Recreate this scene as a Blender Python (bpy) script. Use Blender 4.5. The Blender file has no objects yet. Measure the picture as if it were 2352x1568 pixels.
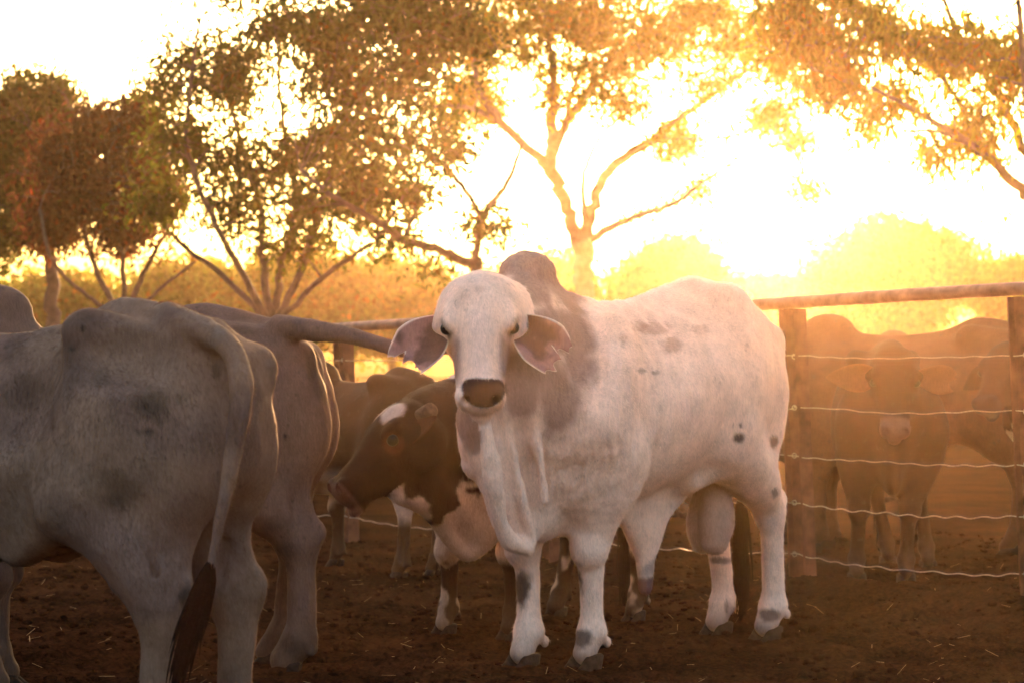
import bpy, math, random
import numpy as np
from math import radians as R, sin, cos, tan, pi, atan2
from mathutils import Vector, Matrix

# ------------------------------------------------------------ camera
scene = bpy.context.scene
LENS = 85.0
FD = LENS/36*2352            # focal length in units of the 2352-wide survey of the picture
CAMH = 1.15
PITCH = math.atan(71/FD)
cam_d = bpy.data.cameras.new('camera'); cam = bpy.data.objects.new('camera', cam_d)
scene.collection.objects.link(cam); scene.camera = cam
cam_d.lens = LENS; cam_d.sensor_width = 36; cam_d.clip_end = 2000; cam_d.clip_start = 0.1
cam.location = (0, 0, CAMH); cam.rotation_euler = (pi/2 + PITCH, 0, 0)
cam_d.dof.use_dof = True; cam_d.dof.focus_distance = 9.2; cam_d.dof.aperture_fstop = 5.0

# ------------------------------------------------------------ light
SUN_AZ, SUN_EL = R(5.6), R(4.4)       # azimuth to the right of the view axis (+Y)
world = bpy.data.worlds.new('World'); scene.world = world; world.use_nodes = True
nt = world.node_tree; nt.nodes.clear()
wo = nt.nodes.new('ShaderNodeOutputWorld'); bg = nt.nodes.new('ShaderNodeBackground')
sky = nt.nodes.new('ShaderNodeTexSky'); sky.sky_type = 'NISHITA'; sky.sun_disc = False
sky.sun_elevation = SUN_EL; sky.sun_rotation = SUN_AZ; sky.altitude = 100
sky.air_density = 0.7; sky.dust_density = 9.0; sky.ozone_density = 0.0
bg.inputs['Strength'].default_value = 0.15
nt.links.new(sky.outputs[0], bg.inputs[0]); nt.links.new(bg.outputs[0], wo.inputs[0])
sd = bpy.data.lights.new('sun', 'SUN'); sd.energy = 2.9; sd.angle = R(0.6); sd.color = (1.0, 0.52, 0.22)
sun = bpy.data.objects.new('sun', sd); scene.collection.objects.link(sun)
sdir = Vector((sin(SUN_AZ)*cos(SUN_EL), cos(SUN_AZ)*cos(SUN_EL), sin(SUN_EL)))
sun.rotation_euler = sdir.to_track_quat('Z', 'Y').to_euler(); sun.location = sdir*50
vs = scene.view_settings
vs.view_transform = 'Standard'; vs.look = 'None'; vs.gamma = 1; vs.exposure = 3.3; vs.use_curve_mapping = False
cy = scene.cycles
cy.use_denoising = True
cy.max_bounces = 6; cy.diffuse_bounces = 3; cy.glossy_bounces = 2; cy.transmission_bounces = 4
cy.transparent_max_bounces = 6; cy.volume_bounces = 1
cy.sample_clamp_indirect = 6.0

C = scene.collection
rng = np.random.default_rng(7)
random.seed(7)

def P(xd, yd, Y):
    """world point at depth Y (metres) seen at survey position xd, yd"""
    a = (xd-1176)/FD; b = (784-yd)/FD
    dy = cos(PITCH) - b*sin(PITCH); dz = sin(PITCH) + b*cos(PITCH)
    return np.array([a/dy*Y, Y, CAMH + dz/dy*Y])
def ground_Y(yd):
    b = (784-yd)/FD
    return -CAMH*(cos(PITCH)-b*sin(PITCH))/(sin(PITCH)+b*cos(PITCH))
def proj(p):
    d = np.asarray(p, float)-np.array([0, 0, CAMH])
    zc = d[1]*cos(PITCH)+d[2]*sin(PITCH); yc = -d[1]*sin(PITCH)+d[2]*cos(PITCH)
    return 1176+FD*d[0]/zc, 784-FD*yc/zc

# ------------------------------------------------------------ object helpers
def setp(o, label=None, cat=None, group=None, kind=None):
    if label: o['label'] = label
    if cat: o['category'] = cat
    if group: o['group'] = group
    if kind: o['kind'] = kind
    return o
def empty(name, loc=(0, 0, 0), rz=0.0):
    o = bpy.data.objects.new(name, None); o.empty_display_size = .1
    C.objects.link(o); o.location = loc; o.rotation_euler = (0, 0, rz); return o
def mesh_np(name, V, F, smooth=True):
    V = np.ascontiguousarray(V, np.float32); F = np.ascontiguousarray(F, np.int32)
    me = bpy.data.meshes.new(name)
    n, k = F.shape
    me.vertices.add(len(V)); me.vertices.foreach_set('co', V.ravel())
    me.loops.add(n*k); me.loops.foreach_set('vertex_index', F.ravel())
    me.polygons.add(n); me.polygons.foreach_set('loop_start', np.arange(0, n*k, k, dtype=np.int32))
    me.update(calc_edges=True)
    if smooth: me.polygons.foreach_set('use_smooth', np.ones(n, bool))
    me.validate(); return me
def link(name, me, mat, parent=None, loc=None):
    o = bpy.data.objects.new(name, me); C.objects.link(o)
    if mat is not None and len(me.materials) == 0: me.materials.append(mat)
    if parent is not None: o.parent = parent
    if loc is not None: o.location = loc
    return o
def set_col(me, col):
    at = me.color_attributes.new('Col', 'FLOAT_COLOR', 'POINT')
    c = np.ones((len(me.vertices), 4), np.float32); c[:, :3] = col
    at.data.foreach_set('color', c.ravel())

# ------------------------------------------------------------ numpy noise
_tab = rng.random((32, 32, 32)).astype(np.float32)
def vnoise(p):
    p = np.asarray(p, np.float32); i = np.floor(p).astype(np.int64); f = p-i
    f = f*f*(3-2*f); i &= 31; j = (i+1) & 31
    x0, y0, z0 = i[..., 0], i[..., 1], i[..., 2]; x1, y1, z1 = j[..., 0], j[..., 1], j[..., 2]
    fx, fy, fz = f[..., 0], f[..., 1], f[..., 2]
    a = _tab[x0, y0, z0]*(1-fx)+_tab[x1, y0, z0]*fx; b = _tab[x0, y1, z0]*(1-fx)+_tab[x1, y1, z0]*fx
    c = _tab[x0, y0, z1]*(1-fx)+_tab[x1, y0, z1]*fx; d = _tab[x0, y1, z1]*(1-fx)+_tab[x1, y1, z1]*fx
    return (a*(1-fy)+b*fy)*(1-fz)+(c*(1-fy)+d*fy)*fz
def fbm(p, o=4):
    s = 0; a = .5; t = 0; p = np.asarray(p, np.float32)
    for k in range(o):
        s = s+a*vnoise(p*(2**k)+k*7.3); t += a; a *= .5
    return s/t
def sstep(a, b, x):
    t = np.clip((x-a)/(b-a), 0, 1); return t*t*(3-2*t)

# ------------------------------------------------------------ implicit modelling
def A3(*a): return np.array(a, np.float32)
class Field:
    def __init__(s, lo, hi, h):
        s.lo = np.array(lo, float); s.h = h
        n = np.ceil((np.array(hi)-s.lo)/h).astype(int)+1; s.n = n
        s.ax = [(s.lo[i]+h*np.arange(n[i])).astype(np.float32) for i in range(3)]
        s.D = np.full(n, .5, np.float32)
    def _reg(s, lo, hi):
        a = np.clip(np.floor((np.array(lo)-s.lo)/s.h).astype(int), 0, s.n)
        b = np.clip(np.ceil((np.array(hi)-s.lo)/s.h).astype(int)+1, 0, s.n)
        if (b-a <= 0).any(): return None
        sl = tuple(slice(a[i], b[i]) for i in range(3))
        return sl, s.ax[0][sl[0]][:, None, None], s.ax[1][sl[1]][None, :, None], s.ax[2][sl[2]][None, None, :]
    def put(s, sl, d, k, op='u'):
        D = s.D[sl]
        if op == 'u':
            h = np.maximum(k-np.abs(D-d), 0)/k if k > 0 else 0
            s.D[sl] = np.minimum(D, d)-h*h*k*.25
        else:
            h = np.maximum(k-np.abs(D+d), 0)/k
            s.D[sl] = np.maximum(D, -d)+h*h*k*.25
    def ell(s, c, r, k=.05, rot=None, op='u'):
        c = np.array(c, float); r = np.array(r, float); m = r.max()+k+3*s.h
        g = s._reg(c-m, c+m)
        if g is None: return
        sl, x, y, z = g; x = x-c[0]; y = y-c[1]; z = z-c[2]
        if rot is not None:
            M = rot; u = x*M[0][0]+y*M[0][1]+z*M[0][2]; v = x*M[1][0]+y*M[1][1]+z*M[1][2]; w = x*M[2][0]+y*M[2][1]+z*M[2][2]
        else: u, v, w = x, y, z
        k0 = np.sqrt((u/r[0])**2+(v/r[1])**2+(w/r[2])**2)
        k1 = np.sqrt((u/r[0]**2)**2+(v/r[1]**2)**2+(w/r[2]**2)**2)
        s.put(sl, k0*(k0-1)/np.maximum(k1, 1e-6), k, op)
    def chain(s, pts, rad, k=.04, n=4, flat=None, op='u'):
        """smooth tube through pts; flat = (direction, factor) squashes it along direction"""
        pts = np.array(pts, float); rad = np.array(rad, float)
        if n > 1 and len(pts) > 2:
            Q = np.c_[pts, rad]; E = np.vstack([2*Q[0]-Q[1], Q, 2*Q[-1]-Q[-2]]); out = []
            for i in range(1, len(E)-2):
                for t in np.linspace(0, 1, n, endpoint=False):
                    a, b, c_, d = E[i-1], E[i], E[i+1], E[i+2]
                    out.append(.5*((2*b)+(-a+c_)*t+(2*a-5*b+4*c_-d)*t*t+(-a+3*b-3*c_+d)*t**3))
            out.append(Q[-1]); Q = np.array(out); pts = Q[:, :3]; rad = np.maximum(Q[:, 3], .002)
        m = rad.max()*(1.0 if flat is None else max(1, flat[1]))+k+3*s.h
        g = s._reg(pts.min(0)-m, pts.max(0)+m)
        if g is None: return
        sl, x, y, z = g; x, y, z = np.broadcast_arrays(x, y, z); best = np.full(x.shape, 9, np.float32)
        off = np.array([sl[i].start for i in range(3)])
        for i in range(len(pts)-1):
            a, b, ra, rb = pts[i], pts[i+1], rad[i], rad[i+1]
            mm = max(ra, rb)*(1.0 if flat is None else max(1, flat[1]))+k+3*s.h
            g2 = s._reg(np.minimum(a, b)-mm, np.maximum(a, b)+mm)
            if g2 is None: continue
            s2, X, Y, Z = g2
            loc = tuple(slice(s2[j].start-off[j], s2[j].stop-off[j]) for j in range(3))
            X = X-a[0]; Y = Y-a[1]; Z = Z-a[2]; dv = b-a
            if flat is not None:
                f = flat[0]/np.linalg.norm(flat[0]); q = flat[1]
                t0 = (X*f[0]+Y*f[1]+Z*f[2])*(1/q-1) ; X = X+t0*f[0]; Y = Y+t0*f[1]; Z = Z+t0*f[2]
                dv = dv+f*(dv@f)*(1/q-1)
            L2 = max(dv@dv, 1e-9)
            t = np.clip((X*dv[0]+Y*dv[1]+Z*dv[2])/L2, 0, 1)
            d = np.sqrt((X-t*dv[0])**2+(Y-t*dv[1])**2+(Z-t*dv[2])**2)-(ra+(rb-ra)*t)
            if flat is not None and flat[1] < 1: d = d*max(flat[1], .5)
            best[loc] = np.minimum(best[loc], d)
        s.put(sl, best, k, op)
    def sweep(s, o, M, st, k=.05, taper=.35, low=.1, p=2.2):
        """M rows: axis u (length), v (side), w (up). st rows: u, wtop, wbot, halfwidth"""
        o = np.array(o, float); M = np.array(M, float); st = np.array(st, float)
        L = [o+M[0]*r[0]+M[2]*w+M[1]*v*r[3] for r in st for w in (r[1], r[2]) for v in (-1, 1)]
        L = np.array(L); m = k+4*s.h
        g = s._reg(L.min(0)-m, L.max(0)+m)
        sl, x, y, z = g; x = x-o[0]; y = y-o[1]; z = z-o[2]
        u = x*M[0][0]+y*M[0][1]+z*M[0][2]; v = x*M[1][0]+y*M[1][1]+z*M[1][2]; w = x*M[2][0]+y*M[2][1]+z*M[2][2]
        from_u = st[:, 0]; uu = np.linspace(from_u[0], from_u[-1], 200)
        def cr(col):   # monotone-ish smooth interpolation
            y_ = st[:, col]; dx = np.diff(from_u); sl_ = np.diff(y_)/dx; mm = np.zeros(len(y_))
            mm[1:-1] = np.where(sl_[:-1]*sl_[1:] > 0, 2*sl_[:-1]*sl_[1:]/np.where(sl_[:-1]+sl_[1:] == 0, 1, sl_[:-1]+sl_[1:]), 0)
            mm[0] = sl_[0]; mm[-1] = sl_[-1]
            idx = np.clip(np.searchsorted(from_u, uu)-1, 0, len(dx)-1); t = (uu-from_u[idx])/dx[idx]; h = dx[idx]
            return (2*t**3-3*t**2+1)*y_[idx]+(t**3-2*t**2+t)*h*mm[idx]+(-2*t**3+3*t**2)*y_[idx+1]+(t**3-t**2)*h*mm[idx+1]
        uc = np.clip(u, from_u[0], from_u[-1])
        fi = (uc-from_u[0])/(from_u[-1]-from_u[0])*199; i0 = np.minimum(fi.astype(np.int32), 198); ff = (fi-i0).astype(np.float32)
        def look(col):
            c = cr(col).astype(np.float32); return c[i0]*(1-ff)+c[i0+1]*ff
        top, bot, hw = look(1), look(2), look(3)
        hh = (top-bot)/2; cz = (top+bot)/2; tz = (w-cz)/hh
        hwe = hw*(1-taper*np.clip(tz, 0, 1.2)**1.7-low*np.clip(-tz, 0, 1.2)**1.7)
        rho = (np.abs(v/hwe)**p+np.abs(tz)**p)**(1/p)
        m_ = np.minimum(hw, hh)
        d = (rho-1)*np.where(rho > 1, m_, m_)
        du = np.abs(u-uc); d = np.where(du > 0, np.sqrt(np.maximum(d, 0)**2+du**2), d)
        s.put(sl, d.astype(np.float32), k)
    def mesh(s):
        D = s.D; n = np.array(D.shape)-1; ins = D < 0
        c = [ins[i:n[0]+i, j:n[1]+j, k:n[2]+k] for i in (0, 1) for j in (0, 1) for k in (0, 1)]
        cnt = sum(q.astype(np.int8) for q in c); act = np.argwhere((cnt > 0) & (cnt < 8))
        idx = np.full(n, -1, np.int32); idx[tuple(act.T)] = np.arange(len(act))
        offs = [(i, j, k) for i in (0, 1) for j in (0, 1) for k in (0, 1)]
        val = np.stack([D[act[:, 0]+o[0], act[:, 1]+o[1], act[:, 2]+o[2]] for o in offs], 1)
        acc = np.zeros((len(act), 3), np.float32); num = np.zeros(len(act), np.float32)
        for a in range(8):
            for b in range(a+1, 8):
                oa, ob = np.array(offs[a]), np.array(offs[b])
                if np.abs(oa-ob).sum() != 1: continue
                va, vb = val[:, a], val[:, b]; m = (va < 0) != (vb < 0)
                t = np.where(m, va/np.where(va == vb, 1, va-vb), 0)
                acc += np.where(m[:, None], oa+(ob-oa)*t[:, None], 0); num += m
        V = (act+acc/num[:, None])*s.h+s.lo
        quads = []
        for ax in range(3):
            b_, c_ = (ax+1) % 3, (ax+2) % 3
            s0 = [slice(None)]*3; s1 = [slice(None)]*3
            s0[ax] = slice(0, -1); s1[ax] = slice(1, None)
            for q in (b_, c_): s0[q] = slice(1, -1); s1[q] = slice(1, -1)
            A, B = ins[tuple(s0)], ins[tuple(s1)]
            e = np.argwhere(A != B); up = A[tuple(e.T)]
            e = e.copy(); e[:, b_] += 1; e[:, c_] += 1
            def cell(db, dc):
                q = e.copy(); q[:, b_] += db; q[:, c_] += dc; return idx[tuple(q.T)]
            Q = np.stack([cell(-1, -1), cell(0, -1), cell(0, 0), cell(-1, 0)], 1)
            Q[~up] = Q[~up][:, ::-1]; quads.append(Q)
        F = np.vstack(quads); F = F[(F >= 0).all(1)]
        return V, F
def relax(V, F, it=2, lam=.5):
    E = np.vstack([F[:, [0, 1]], F[:, [1, 2]], F[:, [2, 3]], F[:, [3, 0]]])
    E = np.vstack([E, E[:, ::-1]]); n = len(V); deg = np.bincount(E[:, 0], minlength=n)[:, None]
    for i in range(it):
        for l in (lam, -lam*1.04):
            S = np.stack([np.bincount(E[:, 0], V[E[:, 1], j], n) for j in range(3)], 1)/np.maximum(deg, 1)
            V = V+l*(S-V)
    return V
def vnormals(V, F):
    nf = np.cross(V[F[:, 2]]-V[F[:, 0]], V[F[:, 3]]-V[F[:, 1]]); N = np.zeros_like(V)
    for j in range(4):
        for a in range(3): N[:, a] += np.bincount(F[:, j], nf[:, a], len(V))
    return N/np.maximum(np.linalg.norm(N, axis=1, keepdims=True), 1e-9)

# ------------------------------------------------------------ materials
def new_mat(name):
    m = bpy.data.materials.new(name); m.use_nodes = True; t = m.node_tree
    b = t.nodes['Principled BSDF']; return m, t, b, t.nodes['Material Output']
def N(t, typ, **kw):
    n = t.nodes.new(typ)
    for k, v in kw.items():
        if k in n.inputs: n.inputs[k].default_value = v
        else: setattr(n, k, v)
    return n
def hide_mat(name, rough=.8, bump=.5, sheen=.0, var=.3):
    m, t, b, o = new_mat(name); L = t.links.new
    at = N(t, 'ShaderNodeAttribute', attribute_name='Col')
    tc = N(t, 'ShaderNodeTexCoord')
    n1 = N(t, 'ShaderNodeTexNoise', Scale=9.0, Detail=6.0, Roughness=.65); L(tc.outputs['Object'], n1.inputs['Vector'])
    r1 = N(t, 'ShaderNodeMapRange'); r1.inputs['From Min'].default_value = .3; r1.inputs['From Max'].default_value = .7
    r1.inputs['To Min'].default_value = 1-var*.6; r1.inputs['To Max'].default_value = 1+var*.4
    L(n1.outputs[0], r1.inputs[0])
    # fine hair streaks: stretched noise
    mp = N(t, 'ShaderNodeMapping'); mp.inputs['Scale'].default_value = (130, 130, 28); L(tc.outputs['Object'], mp.inputs[0])
    n2 = N(t, 'ShaderNodeTexNoise', Scale=1.0, Detail=3.0, Roughness=.6, Distortion=.6); L(mp.outputs[0], n2.inputs['Vector'])
    r2 = N(t, 'ShaderNodeMapRange'); r2.inputs['From Min'].default_value = .3; r2.inputs['From Max'].default_value = .7
    r2.inputs['To Min'].default_value = 1-var*.6; r2.inputs['To Max'].default_value = 1+var*.2; L(n2.outputs[0], r2.inputs[0])
    mm = N(t, 'ShaderNodeMath', operation='MULTIPLY'); L(r1.outputs[0], mm.inputs[0]); L(r2.outputs[0], mm.inputs[1])
    mx = N(t, 'ShaderNodeMix', data_type='RGBA', blend_type='MULTIPLY'); mx.inputs[0].default_value = 1
    L(at.outputs['Color'], mx.inputs[6]); L(mm.outputs[0], mx.inputs[7])
    L(mx.outputs[2], b.inputs['Base Color'])
    b.inputs['Roughness'].default_value = rough; b.inputs['Specular IOR Level'].default_value = .06
    b.inputs['Sheen Weight'].default_value = sheen; b.inputs['Sheen Roughness'].default_value = .4
    bp = N(t, 'ShaderNodeBump', Strength=bump, Distance=.004); L(n2.outputs[0], bp.inputs['Height'])
    n3 = N(t, 'ShaderNodeTexNoise', Scale=35.0, Detail=4.0); L(tc.outputs['Object'], n3.inputs['Vector'])
    b2 = N(t, 'ShaderNodeBump', Strength=bump*.6, Distance=.008); L(n3.outputs[0], b2.inputs['Height'])
    L(bp.outputs[0], b2.inputs['Normal']); L(b2.outputs[0], b.inputs['Normal'])
    return m
def plain_mat(name, col, rough=.5, noise=.2, scale=20, bump=.2, spec=.4, **kw):
    m, t, b, o = new_mat(name); L = t.links.new
    tc = N(t, 'ShaderNodeTexCoord'); n = N(t, 'ShaderNodeTexNoise', Scale=float(scale), Detail=5.0)
    L(tc.outputs['Object'], n.inputs['Vector'])
    cr = N(t, 'ShaderNodeValToRGB'); cr.color_ramp.elements[0].position = .3; cr.color_ramp.elements[1].position = .7
    cr.color_ramp.elements[0].color = tuple(c*(1-noise) for c in col)+(1,); cr.color_ramp.elements[1].color = tuple(min(1, c*(1+noise)) for c in col)+(1,)
    L(n.outputs[0], cr.inputs[0]); L(cr.outputs[0], b.inputs['Base Color'])
    b.inputs['Roughness'].default_value = rough; b.inputs['Specular IOR Level'].default_value = spec
    bp = N(t, 'ShaderNodeBump', Strength=bump, Distance=.01); L(n.outputs[0], bp.inputs['Height']); L(bp.outputs[0], b.inputs['Normal'])
    for k, v in kw.items(): b.inputs[k].default_value = v
    return m
M_hide = hide_mat('short_coat', var=.34)
def hair_mat():
    m, t, b, o = new_mat('coat_hair'); L = t.links.new
    at = N(t, 'ShaderNodeAttribute', attribute_name='Col'); d = N(t, 'ShaderNodeBsdfDiffuse'); tr = N(t, 'ShaderNodeBsdfTranslucent'); mx = N(t, 'ShaderNodeMixShader'); mx.inputs[0].default_value = .35
    L(at.outputs[0], d.inputs[0]); L(at.outputs[0], tr.inputs[0]); L(d.outputs[0], mx.inputs[1]); L(tr.outputs[0], mx.inputs[2]); L(mx.outputs[0], o.inputs['Surface']); t.nodes.remove(b); return m
M_hair = hair_mat()
M_hoof = plain_mat('hoof_horn', (.028, .018, .014), .8, .4, 40, .3, .05)
M_eye = plain_mat('eyeball', (.008, .005, .004), .35, .1, 10, 0, .2)
M_horn = plain_mat('horn', (.07, .045, .032), .7, .4, 60, .6, .1)
M_switch = plain_mat('tail_hair', (.008, .005, .004), .95, .4, 60, .3, .0)
# ------------------------------------------------------------ cattle
def legs(F, fx, rx, sc, feet, fw=1.0, lw=1.0, tw=1.0):
    """four legs; returns hoof list (position, heading offset)"""
    out = []
    for key in ('fl', 'fr', 'rl', 'rr'):
        s = 1 if key[1] == 'l' else -1
        dx, dy = feet.get(key, (0, 0)); dx, dy = dx/sc, dy/sc
        def q(x, y, z, f=1.0): return np.array([x+dx*f, s*y+dy*f, z])*sc
        if key[0] == 'f':
            x = fx
            F.chain([q(x-.10, .17, 1.18, 0), q(x+.02, .21, .98, 0), q(x+.08, .20, .86, 0)], np.array([.08, .12, .12])*sc*fw, .10*sc)
            F.chain([q(x+.08, .20, .88, 0), q(x-.06, .19, .73, .1), q(x-.06, .185, .66, .2)], np.array([.125, .115, .085])*sc*fw, .07*sc)
            F.chain([q(x-.03, .185, .74, .15), q(x-.01, .175, .60, .4), q(x+.0, .16, .49, .6), q(x+.02, .155, .42, .7)],
                    np.array([.118, .098, .073, .063])*sc*fw, .09*sc)
            F.ell(q(x+.035, .155, .425, .7), A3(.055, .062, .072)*sc*fw, .03*sc)
            F.chain([q(x+.02, .155, .43, .7), q(x+.005, .15, .34, .78), q(x+.0, .15, .20, .9), q(x-.0, .15, .125, .96)],
                    np.array([.058, .046, .043, .047])*sc*fw, .02*sc)
            F.ell(q(x-.005, .15, .125, .96), A3(.048, .052, .046)*sc*fw, .03*sc)
            F.chain([q(x, .15, .12, .97), q(x+.040, .15, .05, 1)], np.array([.045, .044])*sc*fw, .02*sc)
            h = q(x+.06, .15, 0, 1)
            for e in (-1, 1): F.ell(q(x-.052, .15+e*.03, .085, 1), A3(.016, .015, .022)*sc, .012)
        else:
            x = rx
            F.chain([q(x+.10, .13*tw, 1.12, 0), q(x+.16, .17*tw, .95, 0), q(x+.24, .19*tw, .80, .05)], np.array([.16, .165, .125])*sc*(.3+.7*tw), .10*sc)
            F.ell(q(x-.02, .135*tw, .98, 0), A3(.17, .125*tw, .27)*sc, .09*sc)
            F.chain([q(x-.11, .10, 1.08, 0), q(x-.13, .125, .92, 0), q(x-.06, .14, .74, .1)], np.array([.07, .085, .07])*sc, .08*sc)
            F.chain([q(x+.20, .19*tw, .80, .05), q(x+.10, .175*(.4+.6*tw), .70, .15), q(x+.0, .16, .60, .4), q(x-.05, .15, .52, .6)],
                    np.array([.125, .118, .084*lw, .060*lw])*sc, .06*sc)
            F.chain([q(x-.07, .14, .74, .15), q(x-.10, .145, .64, .35), q(x-.12, .15, .545, .6)], np.array([.055, .028*lw, .032*lw])*sc, .035*sc, flat=(np.array([0., 1, 0]), .8))
            F.ell(q(x-.045, .15, .50, .6), A3(.065*lw, .052*lw, .08)*sc, .035*sc)
            for e in (-1, 1): F.ell(q(x-.066, .15+e*.052*lw, .63, .4), A3(.014, .010, .060)*sc, .035*sc, op='s')
            F.ell(q(x-.118, .15, .545, .6), A3(.030, .028, .04)*lw*sc, .03*sc)
            F.chain([q(x-.06, .15, .50, .6), q(x-.055, .148, .38, .7), q(x-.04, .145, .22, .88), q(x-.03, .145, .13, .95)],
                    np.array([.062, .047, .044, .048])*lw*sc, .025*sc)
            F.ell(q(x-.03, .145, .125, .96), A3(.049, .052, .048)*lw*sc, .03*sc)
            F.chain([q(x-.02, .145, .12, .97), q(x+.03, .145, .05, 1)], np.array([.047, .045])*lw*sc, .02*sc)
            h = q(x+.045, .145, 0, 1)
            for e in (-1, 1): F.ell(q(x-.075, .145+e*.03, .09, 1), A3(.016, .015, .022)*sc, .012)
        out.append((h, key))
    return out

def hoof_mesh(sc):
    V = []; F = []
    for e in (-1, 1):
        rings = []
        for (z, a, b, ox) in ((.0, .068, .031, .012), (.012, .067, .031, .010), (.035, .056, .029, -.002), (.060, .045, .027, -.010), (.068, .03, .02, -.012)):
            ring = []
            for i in range(12):
                t = 2*pi*i/12; cx = cos(t); r = 1 + .12*max(cx, 0)**3
                ring.append((ox+a*cx*r-.018*z/.06, e*(.030+.004)+b*sin(t)*(1-.25*max(cx, 0)), z))
            rings.append(ring)
        base = len(V)
        for r_ in rings: V += r_
        for k in range(4):
            for i in range(12):
                j = (i+1) % 12; F.append((base+k*12+i, base+k*12+j, base+k*12+12+j, base+k*12+12+i))
        V.append((rings[0][0][0]-.06, e*.034, 0)); V.append((rings[-1][0][0]-.02, e*.03, .069))
        for i in range(12):
            j = (i+1) % 12
            F.append((base+j, base+i, len(V)-2, len(V)-2)); F.append((base+48+i, base+48+j, len(V)-1, len(V)-1))
    me = bpy.data.meshes.new('hoof'); me.from_pydata([tuple(c*sc for c in v) for v in V], [], [tuple(dict.fromkeys(f)) for f in F])
    for p in me.polygons: p.use_smooth = True
    me.materials.append(M_hoof); return me

def head_frame(dirv, up):
    u = np.array(dirv, float); u /= np.linalg.norm(u); w = np.array(up, float); w -= u*(w@u); w /= np.linalg.norm(w)
    v = np.cross(w, u); return np.array([u, v, w])     # u along to muzzle, v side, w dorsal

HEAD = np.array([[-.05, .0, -.10, .03], [-.035, .035, -.14, .085], [.0, .062, -.17, .118], [.06, .085, -.19, .134], [.12, .09, -.205, .138],
        [.18, .083, -.21, .128], [.25, .07, -.20, .108], [.31, .058, -.175, .088], [.37, .05, -.145, .077], [.43, .047, -.12, .083],
        [.475, .042, -.105, .089], [.505, .028, -.095, .08], [.525, .005, -.075, .05], [.532, -.02, -.05, .02]])
def head_sdf(F, o, M, hs, stations=HEAD, ul=1.0):
    st = stations*hs*np.array([ul, 1, 1, 1])
    F.sweep(o, M, st, .05*hs, taper=.12, low=.35, p=2.35)
    def q(u, v, w): return o+(M[0]*u*ul+M[1]*v+M[2]*w)*hs
    for s in (-1, 1):
        F.ell(q(.162, s*.110, .040), A3(.05, .026, .026)*hs, .04*hs, rot=M)          # brow
        F.ell(q(.19, s*.138, .012), A3(.034, .02, .022)*hs, .018*hs, rot=M, op='s')      # socket
        F.ell(q(.10, s*.10, -.11), A3(.09, .05, .09)*hs, .05*hs, rot=M)            # jaw cheek
        F.ell(q(.30, s*.075, -.01), A3(.10, .018, .02)*hs, .035*hs, rot=M)         # cheek ridge
        F.ell(q(.485, s*.055, .012), A3(.034, .034, .034)*hs, .02*hs, rot=M)       # nostril wing
        F.ell(q(.507, s*.054, .022), A3(.022, .014, .018)*hs, .012*hs, rot=M, op='s')
    F.ell(q(.485, 0, -.10), A3(.05, .045, .028)*hs, .02*hs, rot=M)                # chin
    F.chain([q(.515, -.055, -.065), q(.53, 0, -.068), q(.515, .055, -.065)], np.array([.006, .006, .006])*hs, .012*hs, op='s')  # mouth
    return q

def ear_mesh(root, along, face, length, width, cup=.35, droop=0.0, notch=0, thick=.007, nu=36, nv=20, roll=0.0):
    """leaf-shaped cupped ear, closed shell"""
    a = np.array(along, float); a /= np.linalg.norm(a)
    f = np.array(face, float); f -= a*(f@a); f /= np.linalg.norm(f); s = np.cross(a, f)
    outer = []
    for side in (1, -1):
        for i in range(nu+1):
            t = i/nu
            wd = width*(.16*(1-t)**2+ 1.0*np.sin(pi*min(t**.85, 1))**.75*(1-.25*t))*.5
            if notch: wd = width*.5*(.22+.78*sin(min(t/.62, 1)*pi/2)**1.1)*(1-.25*max(t-.6, 0)/.4)
            elif t > .96: wd *= .55
            for j in range(nv+1):
                v = 2*j/nv-1; tt = t
                if notch:
                    ragged = .10*vnoise(np.array([v*2.6+notch*3.1, notch*1.7, 0]))+.05*vnoise(np.array([v*8.+notch, 5., 1]))
                    tt = t*(1-ragged*(t**5)*2.2-.20*max(0, 1-abs(v-.35*(1 if notch > 0 else -1))/.22)*t**7)
                x = tt*length; y = v*wd; cupz = cup*wd*(v*v)*(1.15-t*.9)*1.4-cup*.25*width*(1-t)**2
                dz = -droop*x*x/length
                base = np.array(root)+a*x+s*y+f*(cupz)+np.array([0, 0, dz])+f*.004*sin(v*9+t*3)*t
                edge = .25+.75*(1-abs(v)**6)*(1-t**12)
                outer.append(base-f*side*thick*.5*edge*(1.5-t))
    V = np.array(outer); F = []; n1 = (nu+1)*(nv+1)
    for i in range(nu):
        for j in range(nv):
            p = i*(nv+1)+j
            F.append((p, p+1, p+nv+2, p+nv+1)); F.append((n1+p, n1+p+nv+1, n1+p+nv+2, n1+p+1))
    for i in range(nu):
        for j in (0, nv):
            p = i*(nv+1)+j; q = p+nv+1
            F.append((p, q, n1+q, n1+p) if j == 0 else (q, p, n1+p, n1+q))
    for j in range(nv):
        for i in (0, nu):
            p = i*(nv+1)+j
            F.append((p+1, p, n1+p, n1+p+1) if i == 0 else (p, p+1, n1+p+1, n1+p))
    return V, np.array(F)

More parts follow.
